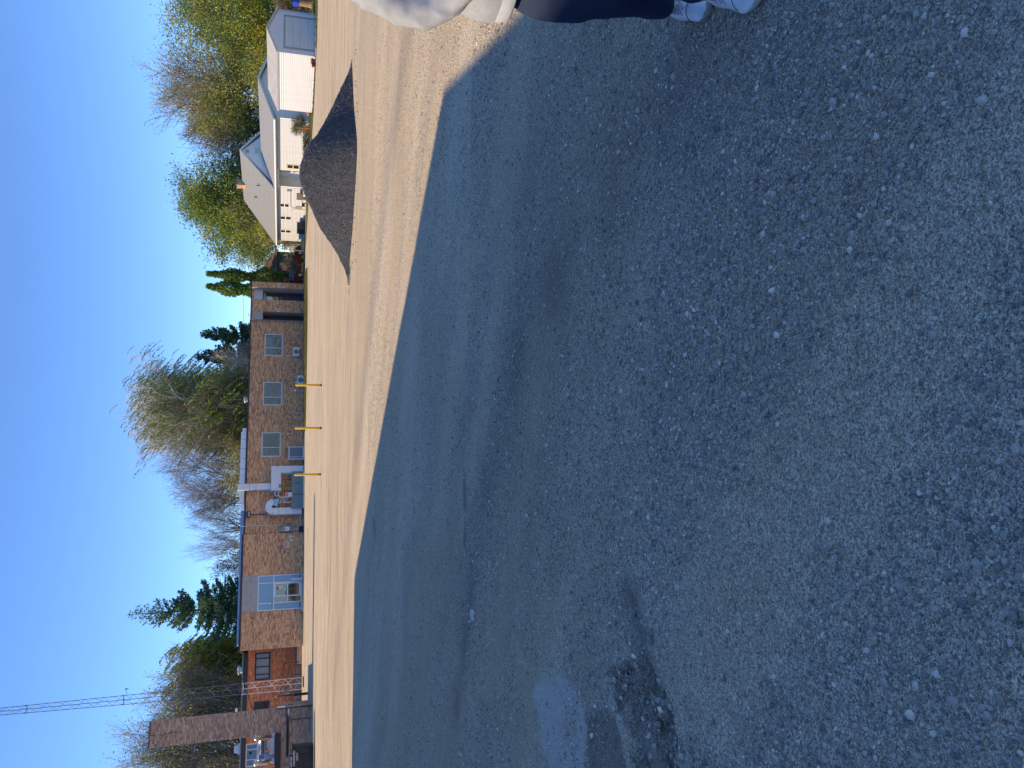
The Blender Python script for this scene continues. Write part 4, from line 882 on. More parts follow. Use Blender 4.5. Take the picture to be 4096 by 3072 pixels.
cm = part("chimney", MB().box(3.05, 3.65, 14.35, 14.95, 5.2, 6.32).box(3.0, 3.7, 14.3, 15.0, 6.32, 6.42), mat("house_chimney", (.40, .28, .22), .85, .25, 14), ho)
rbk = random.Random(3); pm = {}
for zz in np.arange(5.35, 6.25, .08):
    for k in range(3):
        m_ = BR[rbk.randrange(4)]
        if m_.name not in pm: pm[m_.name] = MB().box(-.012, 0, 0, .185, 0, .07).mesh("brick", m_)
        obj("brick", pm[m_.name], cm, (3.05, 14.36+k*.195, float(zz)))
for y_, x_, h_ in ((11.6, 1.3, .3), (14.2, 1.7, .3)):
    zz = 2.8 + (x_+.42)*.795; part("vent_pipe", MB().tube([(x_, y_, zz-.1), (x_, y_, zz+h_)], .05, 8), M_DARKFR, ho)
mtr = part("electric_meter", MB().bev(-.12, -.0, 9.85, 10.1, 1.35, 1.75, .01), mat("meter_grey", (.25, .26, .28), .5, .1, 4), ho)
part("service_conduit", MB().tube([(-.04, 10.1, 1.4), (-.04, 12.5, 1.4), (-.04, 12.75, 1.3), (-.04, 12.8, .5)], .018, 5), M_DARKFR, ho)
part("flag_bracket", MB().tube([(-.05, 13.0, 1.1), (-.3, 13.1, 1.35)], .012, 5).tube([(-.03, 12.95, .5), (-.03, 12.95, 1.2)], .015, 5), M_DARKFR, ho)
an = part("wind_vane", MB().tube([(-.15, -.6, .3), (-.15, -.1, 1.1)], .02, 5).tube([(-.15, -.55, .9), (-.15, -.15, 1.0)], .02, 5), M_BLACK, ho)
# garden things along the house
solo("outdoor_bench", MB().box(0, .45, 0, 1.0, .35, .42).box(.38, .45, 0, 1.0, .42, .9).box(0, .06, 0, .06, 0, .35).box(0, .06, .94, 1.0, 0, .35), mat("brown_wicker", (.14, .11, .10), .7, .15, 8), "brown bench against the white house behind the pile", "bench", loc_of(H0, -.9, 9.7), GR)
t = thing("lawn_chair", "tan slatted garden chair beside the white house wall", "chair", loc_of(H0, -.9, 11.2), GR)
part("seat", MB().box(0, .45, 0, .5, .38, .42), mat("tan_fabric", (.34, .25, .19), .7, .1, 6), t); part("backrest", MB().box(-.02, .03, 0, .5, .42, .95), MATS["tan_fabric"], t)
for x_ in (0, .42):
    for y_ in (0, .47): part("leg", MB().tube([(x_, y_, 0), (x_, y_, .42)], .018, 5), M_BLACK, t)
t = thing("condenser_unit", "dark grey air conditioner condenser on the ground by the white house", "air conditioner", loc_of(H0, -1.2, 14.7), GR)
part("cabinet", MB().bev(0, .8, 0, .9, .05, .75, .03), mat("condenser_dark", (.045, .05, .06), .5, .2, 20), t); part("lid", MB().box(-.02, .82, -.02, .92, .75, .79), M_DARKFR, t)
solo("garden_cart", MB().bev(0, .5, 0, .8, .3, .6, .03).tube([(.1, .9, .4), (.1, 1.3, .75)], .02, 5).tube([(.1, .1, .3), (.1, .1, 0)], .03, 5).tube([(.1, .7, .3), (.1, .7, 0)], .03, 5), mat("cart_pale", (.45, .43, .38), .6, .1, 4), "pale garden cart beyond the dark condenser", "cart", loc_of(H0, -1.2, 15.8), GR)
solo("white_stake", MB().box(-.05, .05, -.05, .05, 0, .95), M_WHITE, "white wooden stake at the edge of the grass near the red car", "stake", (13.2, 80.6, 0))

# ------------------------------------------------------------------ dark pile of millings
PX = [(2.7, 0), (2.95, .10), (3.4, .44), (4.0, .88), (4.6, 1.18), (5.1, 1.42), (5.45, 1.50), (5.8, 1.38), (6.3, .98), (6.8, .64), (7.3, .40), (7.75, .22), (8.1, 0)]
def prof(x):
    for (a, za), (b, zb) in zip(PX, PX[1:]):
        if a <= x <= b: return za + (zb-za)*(x-a)/(b-a)
    return 0
def pile_h(x, y):
    yc = 20.35 + (x-5.3)*(-.05); xq = x + .06*noise.noise(Vector((y*2, x, 3))); h_ = (prof(xq-.22) + prof(xq-.1) + prof(xq) + prof(xq+.1) + prof(xq+.22))/5; w_ = h_/.74 + .02
    d = abs(y-yc); v = h_*(1 - min(1, d/w_)) if h_ > 0 else 0
    k = .34*h_; v = v - ((k-d)**2/k)*.42 if d < k else v
    if v <= 0.002: return -.05
    v += .05*noise.fractal(Vector((x*1.2, y*1.2, 3)), .9, 2.1, 4)*min(1, v*4) + .018*noise.fractal(Vector((x*8, y*8, 1)), .8, 2.2, 3)*min(1, v*6+.2)
    return v
ax_ = list(np.arange(2.5, 8.1, .036)); ay_ = list(np.arange(18.2, 22.6, .036))
M_MIL = mat("asphalt_millings", (.055, .063, .078), .75, .45, 28, bump=.02, bscale=45, spec=.5, col2=(.030, .035, .044))
pile = thing("asphalt_pile", "long dark heap of crushed asphalt millings on the sunlit gravel", "pile", (5.3, 20.3, 0))
po = part("heap", MB().sheet(ax_, ay_, pile_h), M_MIL, pile, False, kind='stuff'); po.location = (-5.3, -20.3, 0)
pts2, sz2 = [], []
while len(pts2) < 26000:
    x, y = 2.3 + 6*nr.rand(), 18.2 + 3*nr.rand(); h_ = pile_h(x, y)
    if h_ < -.01:
        if nr.rand() < .006 and prof(x) > 0 and y < 19.2+nr.rand(): pts2.append((x-5.3, y-20.3, .008)); sz2.append(.006+.010*nr.rand())
        continue
    pts2.append((x-5.3, y-20.3, h_+.004)); sz2.append(min(.026, .0085*math.exp(.4*nr.randn())))
for k in range(110): pts2.append((2.75+.16*nr.randn()-5.3, 20.2+.3*nr.randn()-20.3, .005)); sz2.append(.007+.015*nr.rand())
stones("millings", pts2, sz2, stone_mat("milling_stone", (.022, .025, .030), (.20, .21, .23), .55), pile, .75)

# ------------------------------------------------------------------ red car behind
cx = MB()
CO = (10.5, 85.0, 0)
car = thing("red_car", "dark red hatchback parked behind the far corner of the brick building", "car", CO, GR)
M_CAR = mat("car_red", (.15, .003, .012), .3, .15, 2, spec=.4); M_CAR_SUNLIT = mat("car_red_sunlit", (.38, .006, .02), .25, .1, 2, spec=.8)  # second, brighter red for the tailgate: its sunlight is put into the colour
body = [(0, .35), (.05, .80), (.18, .95), (1.0, 1.0), (3.4, .98), (4.3, .82), (4.5, .6), (4.5, .3), (3.95, .25), (3.25, .25), (1.25, .25), (.55, .25)]
bm_ = MB(); n_ = len(body)
lay = [(-.06, .86), (0, 1), (1.7, 1), (1.76, .86)]
vs_ = []
for (yy, s) in ((.0, .90), (.10, 1.0), (1.68, 1.0), (1.78, .90)):
    for (x_, z_) in body: vs_.append((2.25 + (x_-2.25)*(.985 if s < 1 else 1), yy, .25 + (z_-.25)*s))
fs = [tuple(range(n_)), tuple(range(4*n_-1, 3*n_-1, -1))] + [(k*n_+i, k*n_+(i+1) % n_, (k+1)*n_+(i+1) % n_, (k+1)*n_+i) for k in range(3) for i in range(n_)]
bm_.add(vs_, fs); part("body", bm_, M_CAR, car)
cab = [(.22, .96), (.55, 1.38), (1.0, 1.45), (2.3, 1.43), (2.95, 1.2), (3.35, .98)]
cb_ = MB(); vs_ = [(x_, .12 + (.14 if z_ > 1.1 else 0), z_) for x_, z_ in cab] + [(x_, 1.66 - (.14 if z_ > 1.1 else 0), z_) for x_, z_ in cab]
n_ = len(cab); cb_.add(vs_, [tuple(range(n_)), tuple(range(2*n_-1, n_-1, -1))] + [(i, i+n_, (i+1) % n_+n_, (i+1) % n_) for i in range(n_)]); part("cabin", cb_, M_GLASS, car)
part("roof", MB().add([(.55, .24, 1.395), (1.0, .24, 1.465), (2.3, .24, 1.445), (2.3, 1.54, 1.445), (1.0, 1.54, 1.465), (.55, 1.54, 1.395)], [(0, 1, 4, 5), (1, 2, 3, 4)]), M_CAR, car)
part("pillar", MB().tube([(1.75, .13, .98), (1.72, .24, 1.44)], .04, 4).tube([(.45, .13, .98), (.8, .24, 1.43)], .06, 4).tube([(3.3, .13, .98), (2.35, .25, 1.44)], .035, 4), M_CAR, car)
for wx in (.95, 3.65):
    for wy in (-.02, 1.6):
        wt = part("wheel", MB().tube([(wx, wy, .33), (wx, wy+.2, .33)], .33, 20), M_BLACK, car)
        rim = MB().tube([(wx, wy-.012, .33), (wx, wy+.05, .33)], .2, 16)
        part("rim", rim, M_ALU, wt)
part("tail_light", MB().bev(-.03, .12, .06, .35, .62, .92, .02), mat("tail_light_red", (.55, .01, .015), .2, .1, 4), car); part("tail_light", MB().bev(-.03, .12, 1.4, 1.7, .62, .92, .02), MATS["tail_light_red"], car)
part("tailgate", MB().box(-.02, .02, .2, 1.55, .40, .80), M_CAR_SUNLIT, car)
part("number_plate", MB().box(-.04, -.02, .65, 1.1, .5, .65), M_WHITE, car); part("mirror", MB().bev(2.75, 2.95, -.12, .05, .98, 1.12, .03), M_CAR, car)
for hx in (1.15, 2.2): part("door_handle", MB().box(hx, hx+.16, -.03, .0, .84, .87), M_ALU, car)

# ------------------------------------------------------------------ green house behind
gh = thing("green_house", "small dark green house with brown roof and white framed window behind the car", "house", (13.2, 109.2, 0), GR)
M_GH = mat("green_siding", (.055, .10, .095), .6, .08, 2)
q = MB(); q.prism([(0, 0), (5, 0), (5, 3.2), (2.5, 3.95), (0, 3.2)], 0, 6, 'y'); part("wall", q, M_GH, gh)
q = MB(); roof_slab(q, (-.3, -.3, 3.15), (5.3, -.3, 3.15), (.7, 2.6, 4.6), (4.6, 2.6, 4.6), .1); part("roof", q, mat("brown_shingle", (.22, .125, .08), .9, .2, 6), gh)
t = part("window", MB().box(.75, 1.45, -.05, 0, 2.5, 3.1), M_WHITE, gh); part("pane", MB().box(.83, 1.37, -.07, -.05, 2.58, 3.02), M_GLASS, t)
part("chimney", MB().box(.3, .7, 1.8, 2.3, 3.4, 4.7), mat("cream_stack", (.55, .45, .33), .8, .1, 5), gh)
part("brick_panel", MB().box(2.0, 2.6, -.3, -.02, 0, 2.4), MATS["redbrick_b"], gh)
solo("wooden_locker", MB().box(0, 1.0, 0, .8, 0, 2.0).box(-.04, 1.04, -.04, .84, 2.0, 2.07), mat("crate_wood", (.30, .20, .15), .8, .15, 6), "tall brown wooden locker between the brick building and the green house", "locker", (10.9, 92, 0))
t = thing("picket_rail", "thin white rail fence behind the red car", "fence", (11.5, 90.5, 0), GR)
for k in range(6): part("post", MB().box(k*1.1-.03, k*1.1+.03, -.03, .03, 0, 1.5), M_OFFW, t)
part("rail", MB().box(-.1, 5.6, -.04, -.031, 1.35, 1.42), M_OFFW, t); part("rail", MB().box(-.1, 5.6, -.04, -.031, .8, .86), M_OFFW, t)
solo("power_line", MB().tube([(-60, 126, 7.6), (-20, 122, 7.35), (5, 120, 7.7), (20, 119, 8.1), (45, 118, 9.0)], .02, 4), M_BLACK, "thin overhead wire crossing the sky behind the trees", "wire", (0, 0, 0))

# ------------------------------------------------------------------ trees
def leafm(name, col, tr=.45): return mat(name, col, .75, .25, .8, trans=tr, spec=.2)
BARK = mat("bark_grey", (.25, .21, .18), .9, .25, 6); BARKD = mat("bark_dark", (.12, .095, .085), .9, .25, 6)
BARKP = mat("bark_pinkish", (.32, .25, .215), .9, .2, 6); BARKW = mat("birch_bark", (.74, .68, .60), .8, .25, 5)
L_ = {k: leafm("leaf_"+k, tuple(min(.6, v*k_) for v, k_ in zip(c, (3.2, 3.2, 2.1)))) for k, c in dict(green=(.075, .115, .035), dkgreen=(.04, .07, .03), olive=(.14, .14, .04), yellow=(.36, .26, .05), gold=(.42, .22, .03),
      rust=(.22, .11, .06), spruce=(.032, .062, .062), spruce2=(.05, .085, .08), willow=(.10, .13, .055), greygreen=(.12, .13, .085), pale=(.15, .165, .075), browngrey=(.115, .095, .075), teal=(.035, .075, .05)).items()}
class Wood:
    def __init__(s): s.v = []; s.f = []
    def seg(s, p, q, r0_, r1_, n=3):
        t = (q - p); ln = t.length
        if ln < 1e-5: return
        t /= ln; a = t.cross(Vector((0, 0, 1)) if abs(t.z) < .95 else Vector((1, 0, 0))).normalized(); b = t.cross(a); k = len(s.v)
        for (c_, r_) in ((p, r0_), (q, r1_)):
            for j in range(n):
                an = 2*pi*j/n; w_ = a*(cos(an)*r_) + b*(sin(an)*r_); s.v.append((c_.x+w_.x, c_.y+w_.y, c_.z+w_.z))
        for j in range(n): s.f.append((k+j, k+(j+1) % n, k+n+(j+1) % n, k+n+j))
    def mesh(s, name, m):
        me = bpy.data.meshes.new(name); me.from_pydata(s.v, [], s.f); me.materials.append(m)
        me.polygons.foreach_set('use_smooth', [True]*len(me.polygons)); return me
def leaf_mesh(name, P, size, mats, rs, aspect=.6, up=None, tone=None, sizes=None):
    """P: (n,3) array; small quads with random or given direction"""
    P = np.asarray(P, dtype=float); n = len(P); d = rs.randn(n, 3)
    if up is not None: d = d*.45 + np.asarray(up)
    d /= np.linalg.norm(d, axis=1, keepdims=True) + 1e-9; e = np.cross(d, rs.randn(n, 3)); e /= np.linalg.norm(e, axis=1, keepdims=True) + 1e-9
    s_ = size * (.6 + .8*rs.rand(n, 1)) if sizes is None else sizes[:, None]
    d = d*s_; e = e*s_*aspect*.5
    V = np.concatenate([P, P + d*.5 + e, P + d, P + d*.5 - e], axis=1).reshape(-1, 3)
    me = bpy.data.meshes.new(name); me.vertices.add(4*n); me.vertices.foreach_set('co', V.ravel())
    me.loops.add(4*n); me.loops.foreach_set('vertex_index', np.arange(4*n, dtype=np.int32)); me.polygons.add(n)
    me.polygons.foreach_set('loop_start', np.arange(0, 4*n, 4, dtype=np.int32)); me.polygons.foreach_set('loop_total', np.full(n, 4, dtype=np.int32))
    for m in mats: me.materials.append(m)
    if tone is None: tone = np.array([noise.noise(Vector(p)*.55) for p in P]) + rs.randn(n)*.16
    q = (np.argsort(np.argsort(tone)) * len(mats) // max(1, n)).astype(np.int32)
    me.polygons.foreach_set('material_index', q); me.update(calc_edges=True); return me
def grow(rnd, W, tips, p, d, L, r, lvl, mx, sp):
    n = 4 if lvl < mx else 3; step = L/n
    for i in range(n):
        d = (d + Vector((rnd.gauss(0, 1), rnd.gauss(0, 1), rnd.gauss(0, .6))) * sp['wob'] + Vector((0, 0, sp['up'] if lvl < mx else sp.get('tipup', sp['up'])))).normalized()
        q = p + d*step; r2 = r*(1 - .75*(i+1)/n*(.8 if lvl == 0 else 1)); ra = r*(1 - .75*i/n*(.8 if lvl == 0 else 1))
        W.seg(p, q, max(sp['rmin'], ra), max(sp['rmin'], r2), 6 if lvl == 0 else (4 if lvl == 1 else 3))
        if lvl >= mx-1: tips.append((q.copy(), d.copy(), lvl))
        if lvl < mx and (lvl > 0 or (i+1)/n > sp['clear']):
            for c_ in range(sp['kids'][lvl]):
                ax = d.cross(Vector((rnd.gauss(0, 1), rnd.gauss(0, 1), rnd.gauss(0, 1)))).normalized()
                nd = Matrix.Rotation(radians(rnd.uniform(*sp['ang'])), 3, ax) @ d
                grow(rnd, W, tips, q, nd, L*rnd.uniform(*sp['ratio']) * (1-.25*(i/n)), max(sp['rmin'], r2*.62), lvl+1, mx, sp)
        p = q
def fit(W, tips, width, height, depth, lean=0.0):
    V = np.array(W.v); tp = np.array([t[0] for t in tips]); zx = np.percentile(tp[:, 2], 99.3); lo, hi = np.percentile(tp[:, 0], [1.5, 98.5]); ly, hy = np.percentile(tp[:, 1], [1.5, 98.5])
    sx, sy, sz_ = width/(hi-lo), depth/(hy-ly), height/zx
    def T(A):
        B = A.copy(); f = np.clip(B[:, 2]/zx, 0, 1)
        B[:, 0] = (B[:, 0] - (lo+hi)/2*f)*sx + lean*f*height; B[:, 1] = (B[:, 1] - (ly+hy)/2*f)*sy; B[:, 2] *= sz_; return B
    W.v = [tuple(a) for a in T(V)]; return T(tp)
def broadleaf(name, label, x, y, width, height, seed, leaves=0, lsize=.3, lm=("green",), bark=BARK, clear=.3, up=.05, wob=.14, mx=3, kids=(3, 3, 2, 2),
              ang=(25, 60), ratio=(.55, .75), rmin=.009, r=None, lean=0, spread=.5, depth=None, aspect=.6, trunks=1, lowfill=0, tipup=None, cat="tree", updir=None, group=None, topthin=0):
    leaves = int(leaves*1.9); lowfill = int(lowfill*1.9); lsize *= .68
    rnd = random.Random(seed); rs = np.random.RandomState(seed); W = Wood(); tips = []
    sp = dict(wob=wob, up=up, tipup=up if tipup is None else tipup, clear=clear, kids=kids, ang=ang, ratio=ratio, rmin=rmin)
    for k in range(trunks):
        d = Vector((0, 0, 1)) if trunks == 1 else Vector((cos(2.1*k+seed)*.3, sin(2.1*k+seed)*.3, 1)).normalized()
        grow(rnd, W, tips, Vector((.3*(k-(trunks-1)/2), 0, 0)), d, height*.62, r or height*.022, 0, mx, sp)
    tp = fit(W, tips, width, height, depth or width, lean)
    t = thing(name, label, cat, (x, y, 0), 0, group); obj("trunk", W.mesh("trunk", bark), t)
    if leaves:
        if topthin:
            wts = np.clip(1.15 - topthin*(tp[:, 2]/height), .05, 1); wts /= wts.sum(); idx = rs.choice(len(tp), leaves, p=wts)
        else: idx = rs.randint(0, len(tp), leaves)
        cl = rs.rand(len(tp)) ** .6
        idx = idx[rs.rand(leaves) < (.35 + .65*cl[idx])]
        P = tp[idx] + np.clip(rs.randn(len(idx), 3), -1.5, 1.5) * spread * .75 * np.array([1, 1, .75])
        if lowfill:
            q = rs.rand(lowfill, 3)*2-1; q = q[(q**2).sum(1) < 1]; q = q*np.array([width*.46, width*.4, height*.30]) + np.array([lean*height*.5, 0, height*.42]); P = np.concatenate([P, q])
        P = P[P[:, 2] > .3]
        obj("crown", leaf_mesh("crown", P, lsize, [L_[k] for k in lm], rs, aspect, updir), t)
    return t
def spruce(label, x, y, width, height, seed, dens=1.0, bare_from=.55, mats=("spruce", "spruce", "spruce2"), lean=0.0, profile=1.0, whorls=None, lsize=.24, name="spruce_tree"):
    rnd = random.Random(seed); rs = np.random.RandomState(seed); W = Wood(); P = []; U = []
    n = 14; pr = None
    for i in range(n):
        a, b = Vector((lean*height*i/n, 0, height*i/n)), Vector((lean*height*(i+1)/n, 0, height*(i+1)/n)); r_ = height*.014*(1-i/n)+.02
        W.seg(a, b, r_, height*.014*(1-(i+1)/n)+.02, 6)
    wh = whorls or int(height*3.2)
    for k in range(wh):
        t = (k+.5)/wh; z = height*(.04+.95*t); R_ = width/2*(1-t)**profile*rnd.uniform(.72, 1.12) + .12; nb = 9 if t < .7 else 6
        full = 1.0 if t < bare_from else max(.2, 1 - (t-bare_from)*2.1)
        for j in range(nb):
            a = rnd.uniform(0, 2*pi); L1 = R_*rnd.uniform(.7, 1.1); p = Vector((lean*z, 0, z)); dr0 = Vector((cos(a), sin(a), .25 if t > .6 else -.05)); m_ = 5
            for s_ in range(m_):
                dd = (dr0 + Vector((0, 0, -.35 + .22*s_ if t < .6 else .12*s_))).normalized(); q = p + dd*(L1/m_)
                W.seg(p, q, max(.012, .05*(1-s_/m_)*(1-t*.6)), max(.010, .05*(1-(s_+1)/m_)*(1-t*.6)), 3)
                c_ = int(max(1, dens*20*full*(.5+s_/m_)*L1/ (2.2)))
                for _ in range(c_):
                    if rnd.random() > full + .25: continue
                    u_ = p.lerp(q, rnd.random()); sd = Vector((-dd.y, dd.x, 0))*rnd.gauss(0, .16*L1*(1-.6*s_/m_) + .05)
                    P.append(tuple(u_ + sd + Vector((0, 0, rnd.gauss(-.06, .09))))); v_ = (dd + Vector((0, 0, .1))); U.append(tuple(v_))
                p = q
    t = thing(name, label, "tree", (x, y, 0)); obj("trunk", W.mesh("trunk", BARKD), t)
    obj("crown", leaf_mesh("crown", P, lsize, [L_[k] for k in mats], rs, .5, np.array(U)), t); return t
def plume(label, x, y, width, height, seed, lean, n=5200):
    rs = np.random.RandomState(seed); W = Wood()
    for i in range(10): W.seg(Vector((lean*height*(i/10)**1.6, 0, height*i/10)), Vector((lean*height*((i+1)/10)**1.6, 0, height*(i+1)/10)), .14*(1-i/10)+.02, .14*(1-(i+1)/10)+.02, 5)
    t_ = rs.rand(n)**.85; z = height*(.03+.96*t_); R_ = width/2*np.clip(1.02-t_, 0, 1)**.62*(.85+.35*np.sin(t_*17+seed)); a = rs.rand(n)*6.283; rr = R_*np.sqrt(rs.rand(n)*.75+.25)
    P = np.stack([rr*np.cos(a) + lean*height*t_**1.6, rr*np.sin(a), z], 1); U = np.stack([np.cos(a)*.5, np.sin(a)*.5, np.ones(n)*1.1], 1)
    t = thing("arborvitae", label, "tree", (x, y, 0)); obj("trunk", W.mesh("trunk", BARKD), t)
    obj("crown", leaf_mesh("crown", P, .34, [L_["dkgreen"], L_["green"], L_["willow"], L_["greygreen"]], rs, .45, U), t); return t
def weeping(label, x, y, width, height, seed, strands, wind, mats, bark, lsize=.34, name="birch_tree", rmin=.011, depth=None, clear=.3, kids=(3, 3, 2), droop=1.0, slen=6, topthin=0):
    rnd = random.Random(seed); rs = np.random.RandomState(seed); W = Wood(); tips = []
    sp = dict(wob=.10, up=.10, tipup=.02, clear=clear, kids=kids, ang=(18, 42), ratio=(.55, .78), rmin=rmin)
    for k in range(3): grow(rnd, W, tips, Vector((.5*(k-1), 0, 0)), Vector(((k-1)*.16, .1*(k % 2), 1)).normalized(), height*.60, height*.014, 0, 3, sp)
    tp = fit(W, tips, width*.92, height*.98, depth or width); P = []; U = []; SW = Wood()
    pick_ = rs.randint(0, len(tp), strands)
    for i in pick_:
        p = Vector(tp[i]); d = Vector((wind + rnd.gauss(0, .25), rnd.gauss(0, .3), .35)); ss = rnd.uniform(.6, 1.2)*slen*.05*3
        for s_ in range(slen):
            d = (d + Vector((wind*.28, 0, -.34*droop))).normalized(); q = p + d*ss*.32
            SW.seg(p, q, .004, .004, 3)
            for _ in range(4): P.append(tuple(p.lerp(q, rnd.random()))); U.append(tuple(d*1.6 + Vector((rnd.gauss(0, .3), 0, -.3))))
            p = q
    t = thing(name, label, "tree", (x, y, 0)); tr = obj("trunk", W.mesh("trunk", bark), t); obj("twigs", SW.mesh("twigs", BARKD), t)
    obj("crown", leaf_mesh("crown", P, lsize*.8, [L_[k] for k in mats], rs, .36, np.array(U)), t); return t

bl = broadleaf
# left of the picture
bl("ash_tree", "tall thin crowned yellow green tree at the left edge behind the chimney", -38.0, 80, 10, 16.8, 21, 5200, .30, ("greygreen", "pale", "olive", "yellow"), BARK, .2, .14, .12, 3, (3, 3, 3), (15, 40), spread=.45, trunks=3, lowfill=1500)
bl("ash_tree", "pale leafed tree directly behind the brick chimney", -32.6, 82, 8.5, 14.6, 22, 4600, .30, ("greygreen", "olive", "yellow", "pale"), BARK, .2, .14, .12, 3, (3, 3, 3), (15, 40), spread=.45, trunks=3, lowfill=1200)
bl("bare_shrub", "small bare round headed tree right of the chimney top", -33.2, 86, 4.6, 12.0, 23, 0, bark=BARKP, clear=.3, kids=(3, 3, 2), ang=(20, 45), rmin=.009)
bl("maple_tree", "low golden brown tree between the chimney and the lattice mast", -32.2, 84, 4.0, 9.0, 24, 3000, .26, ("rust", "olive", "yellow", "browngrey"), BARKP, .25, .08, .14, 3, (3, 3, 2), spread=.35)
weeping("green windswept willow behind the lattice mast and the red brick wing", -31.3, 88, 5.6, 13.2, 25, 2800, .5, ("willow", "pale", "willow", "olive"), BARK, .36, "willow_tree", .012, clear=.2, kids=(3, 3, 2))
bl("bare_tree", "fine twigged bare tree low between the willow and the tall spruce", -26.4, 90, 3.0, 9.0, 26, 0, .2, ("browngrey",), BARKP, .25, .05, .12, 3, (3, 4, 3), rmin=.008)
spruce("tall spruce with a thin half bare top behind the left end of the brick building", -23.4, 84, 9.6, 16.6, 31, 1.2, .56, ("spruce", "spruce", "dkgreen", "spruce2"), lean=-.0, profile=.74)
bl("scrub_tree", "small tan leafed tree right of the tall spruce", -19.4, 86, 3.6, 9.0, 27, 1500, .25, ("browngrey", "greygreen"), BARKP, .2, .05, .12, 3, (3, 3, 2), spread=.3)
bl("bare_tree", "leftmost of the bare grey trees, leaning beside the tall spruce", -19.8, 95, 4.6, 12.6, 28, 0, bark=BARKP, clear=.35, kids=(3, 3, 2), up=.09, ang=(18, 42), rmin=.010)
bl("bare_tree", "narrow upright bare tree behind the flat grey roof vent", -16.9, 96, 5.2, 12.6, 29, 0, bark=BARK, clear=.35, kids=(3, 3, 2), up=.09, ang=(18, 42), rmin=.010)
bl("bare_tree", "bare tree with forked dark limbs left of the biggest bare tree", -13.6, 99, 6.4, 13.0, 30, 0, bark=BARKD, clear=.3, kids=(3, 3, 2), up=.07, ang=(20, 48), rmin=.011)
bl("bare_tree", "biggest spreading bare tree behind the white duct riser", -10.6, 97, 9.6, 15.6, 33, 900, .2, ("rust", "browngrey"), BARK, .3, .06, .13, 4, (3, 3, 2, 1), (22, 50), (.6, .78), rmin=.009, spread=.3)
bl("bare_tree", "second bare tree with a curved trunk low behind the roof duct", -7.0, 93, 6.4, 11.0, 34, 700, .2, ("olive", "browngrey"), BARK, .3, .06, .15, 3, (4, 3, 2), (22, 50), rmin=.009, spread=.3)
bl("shrub", "yellow green leafy growth low behind the roof edge left of the birch", -9.8, 91, 7.5, 8.4, 35, 3600, .25, ("olive", "yellow", "pale", "olive"), BARK, .15, .05, .15, 3, (3, 3, 2), spread=.5, cat="shrub")
weeping("big windblown birch with white limbs, the tallest tree over the middle of the roof", -4.0, 100, 11.2, 19.6, 41, 3400, .5, ("greygreen", "willow", "greygreen", "willow"), BARKW, .26, "birch_tree", .02, clear=.3, kids=(4, 3, 2), slen=6)
weeping("green weeping tree filling in under the big birch", -3.6, 95, 9.5, 12.4, 42, 2100, .45, ("willow", "olive", "greygreen", "green"), BARK, .38, "willow_tree", .02, clear=.15, kids=(4, 3, 2))
spruce("dark spruce with the rounder top right of the birch", 2.9, 98, 5.6, 12.0, 43, 1.5, .9, ("spruce", "spruce", "spruce2"), profile=.62)
spruce("dark pointed spruce nearest the dark doors", 5.4, 97, 4.8, 11.4, 44, 1.5, .9, ("spruce", "spruce2", "dkgreen"), profile=.62)
bl("bare_tree", "thin white limbed bare tree in front of the dark spruces", 1.2, 93, 5.5, 9.6, 45, 900, .22, ("browngrey", "greygreen"), BARKW, .3, .05, .14, 3, (3, 3, 3), rmin=.009, spread=.4)
bl("maple_tree", "small bright orange gold tree peeping over the roof by the two plumes", 7.3, 110, 4.6, 6.6, 46, 2600, .25, ("gold", "gold", "yellow"), BARK, .2, .05, .12, 2, (4, 4), spread=.5)
plume("left of the two leaning plume shaped arborvitae at the end of the brick building", 10.15, 92, 3.4, 10.2, 51, .035)
plume("right of the two leaning plume shaped arborvitae at the end of the brick building", 12.1, 95, 2.6, 10.5, 52, .02)
# right of the picture
bl("maple_tree", "olive green maple over the red car and the green house", 20.3, 117, 10.2, 11.0, 61, 9000, .30, ("olive", "pale", "green", "willow"), BARK, .42, .03, .14, 3, (4, 3, 3), (30, 65), spread=.5, lowfill=0)
bl("shrub", "thin twiggy shrub with a few pale leaves in front of the red car", 12.2, 83.6, 1.4, 2.3, 62, 160, .13, ("olive", "browngrey"), BARKP, .1, .05, .15, 3, (3, 3, 2), rmin=.008, spread=.2, cat="shrub")
bl("shrub", "orange and tan leafed bush hiding the front of the red car", 15.6, 84.5, 2.8, 3.0, 63, 1300, .15, ("rust", "gold", "browngrey", "olive"), BARKP, .1, .05, .15, 3, (3, 3, 2), rmin=.008, spread=.3, cat="shrub")
bl("maple_tree", "broad dense dark green tree right behind the white house", 21.3, 93, 12.6, 13.2, 64, 27000, .33, ("green", "willow", "green", "olive"), BARKD, .15, .05, .13, 3, (4, 3, 3), (25, 60), spread=.62, lowfill=14000)
bl("maple_tree", "yellow green tree at the far corner of the white house", 17.9, 88, 5.8, 7.6, 65, 6500, .27, ("olive", "pale", "willow", "yellow"), BARK, .1, .03, .14, 3, (3, 3, 3), (30, 65), spread=.5, lowfill=2600)
bl("bare_tree", "bare dark limbed tree rising behind the house roof peak", 28.6, 92, 8.0, 13.2, 66, 500, .22, ("browngrey", "greygreen"), BARK, .25, .06, .11, 3, (3, 3, 3), (22, 46), (.6, .8), rmin=.016, spread=.3, r=.42)
bl("bare_tree", "small twiggy bare tree behind the house chimney", 25.0, 88, 5.6, 10.4, 67, 0, bark=BARK, clear=.25, kids=(3, 3, 2), rmin=.009)
bl("cottonwood_tree", "tall half bare tree with rusty leaf tips, highest on the right", 33.2, 93, 9.4, 16.4, 68, 8000, .24, ("rust", "olive", "olive", "pale"), BARK, .35, .09, .10, 3, (3, 3, 3), (20, 42), (.6, .8), rmin=.016, spread=.45, r=.4)
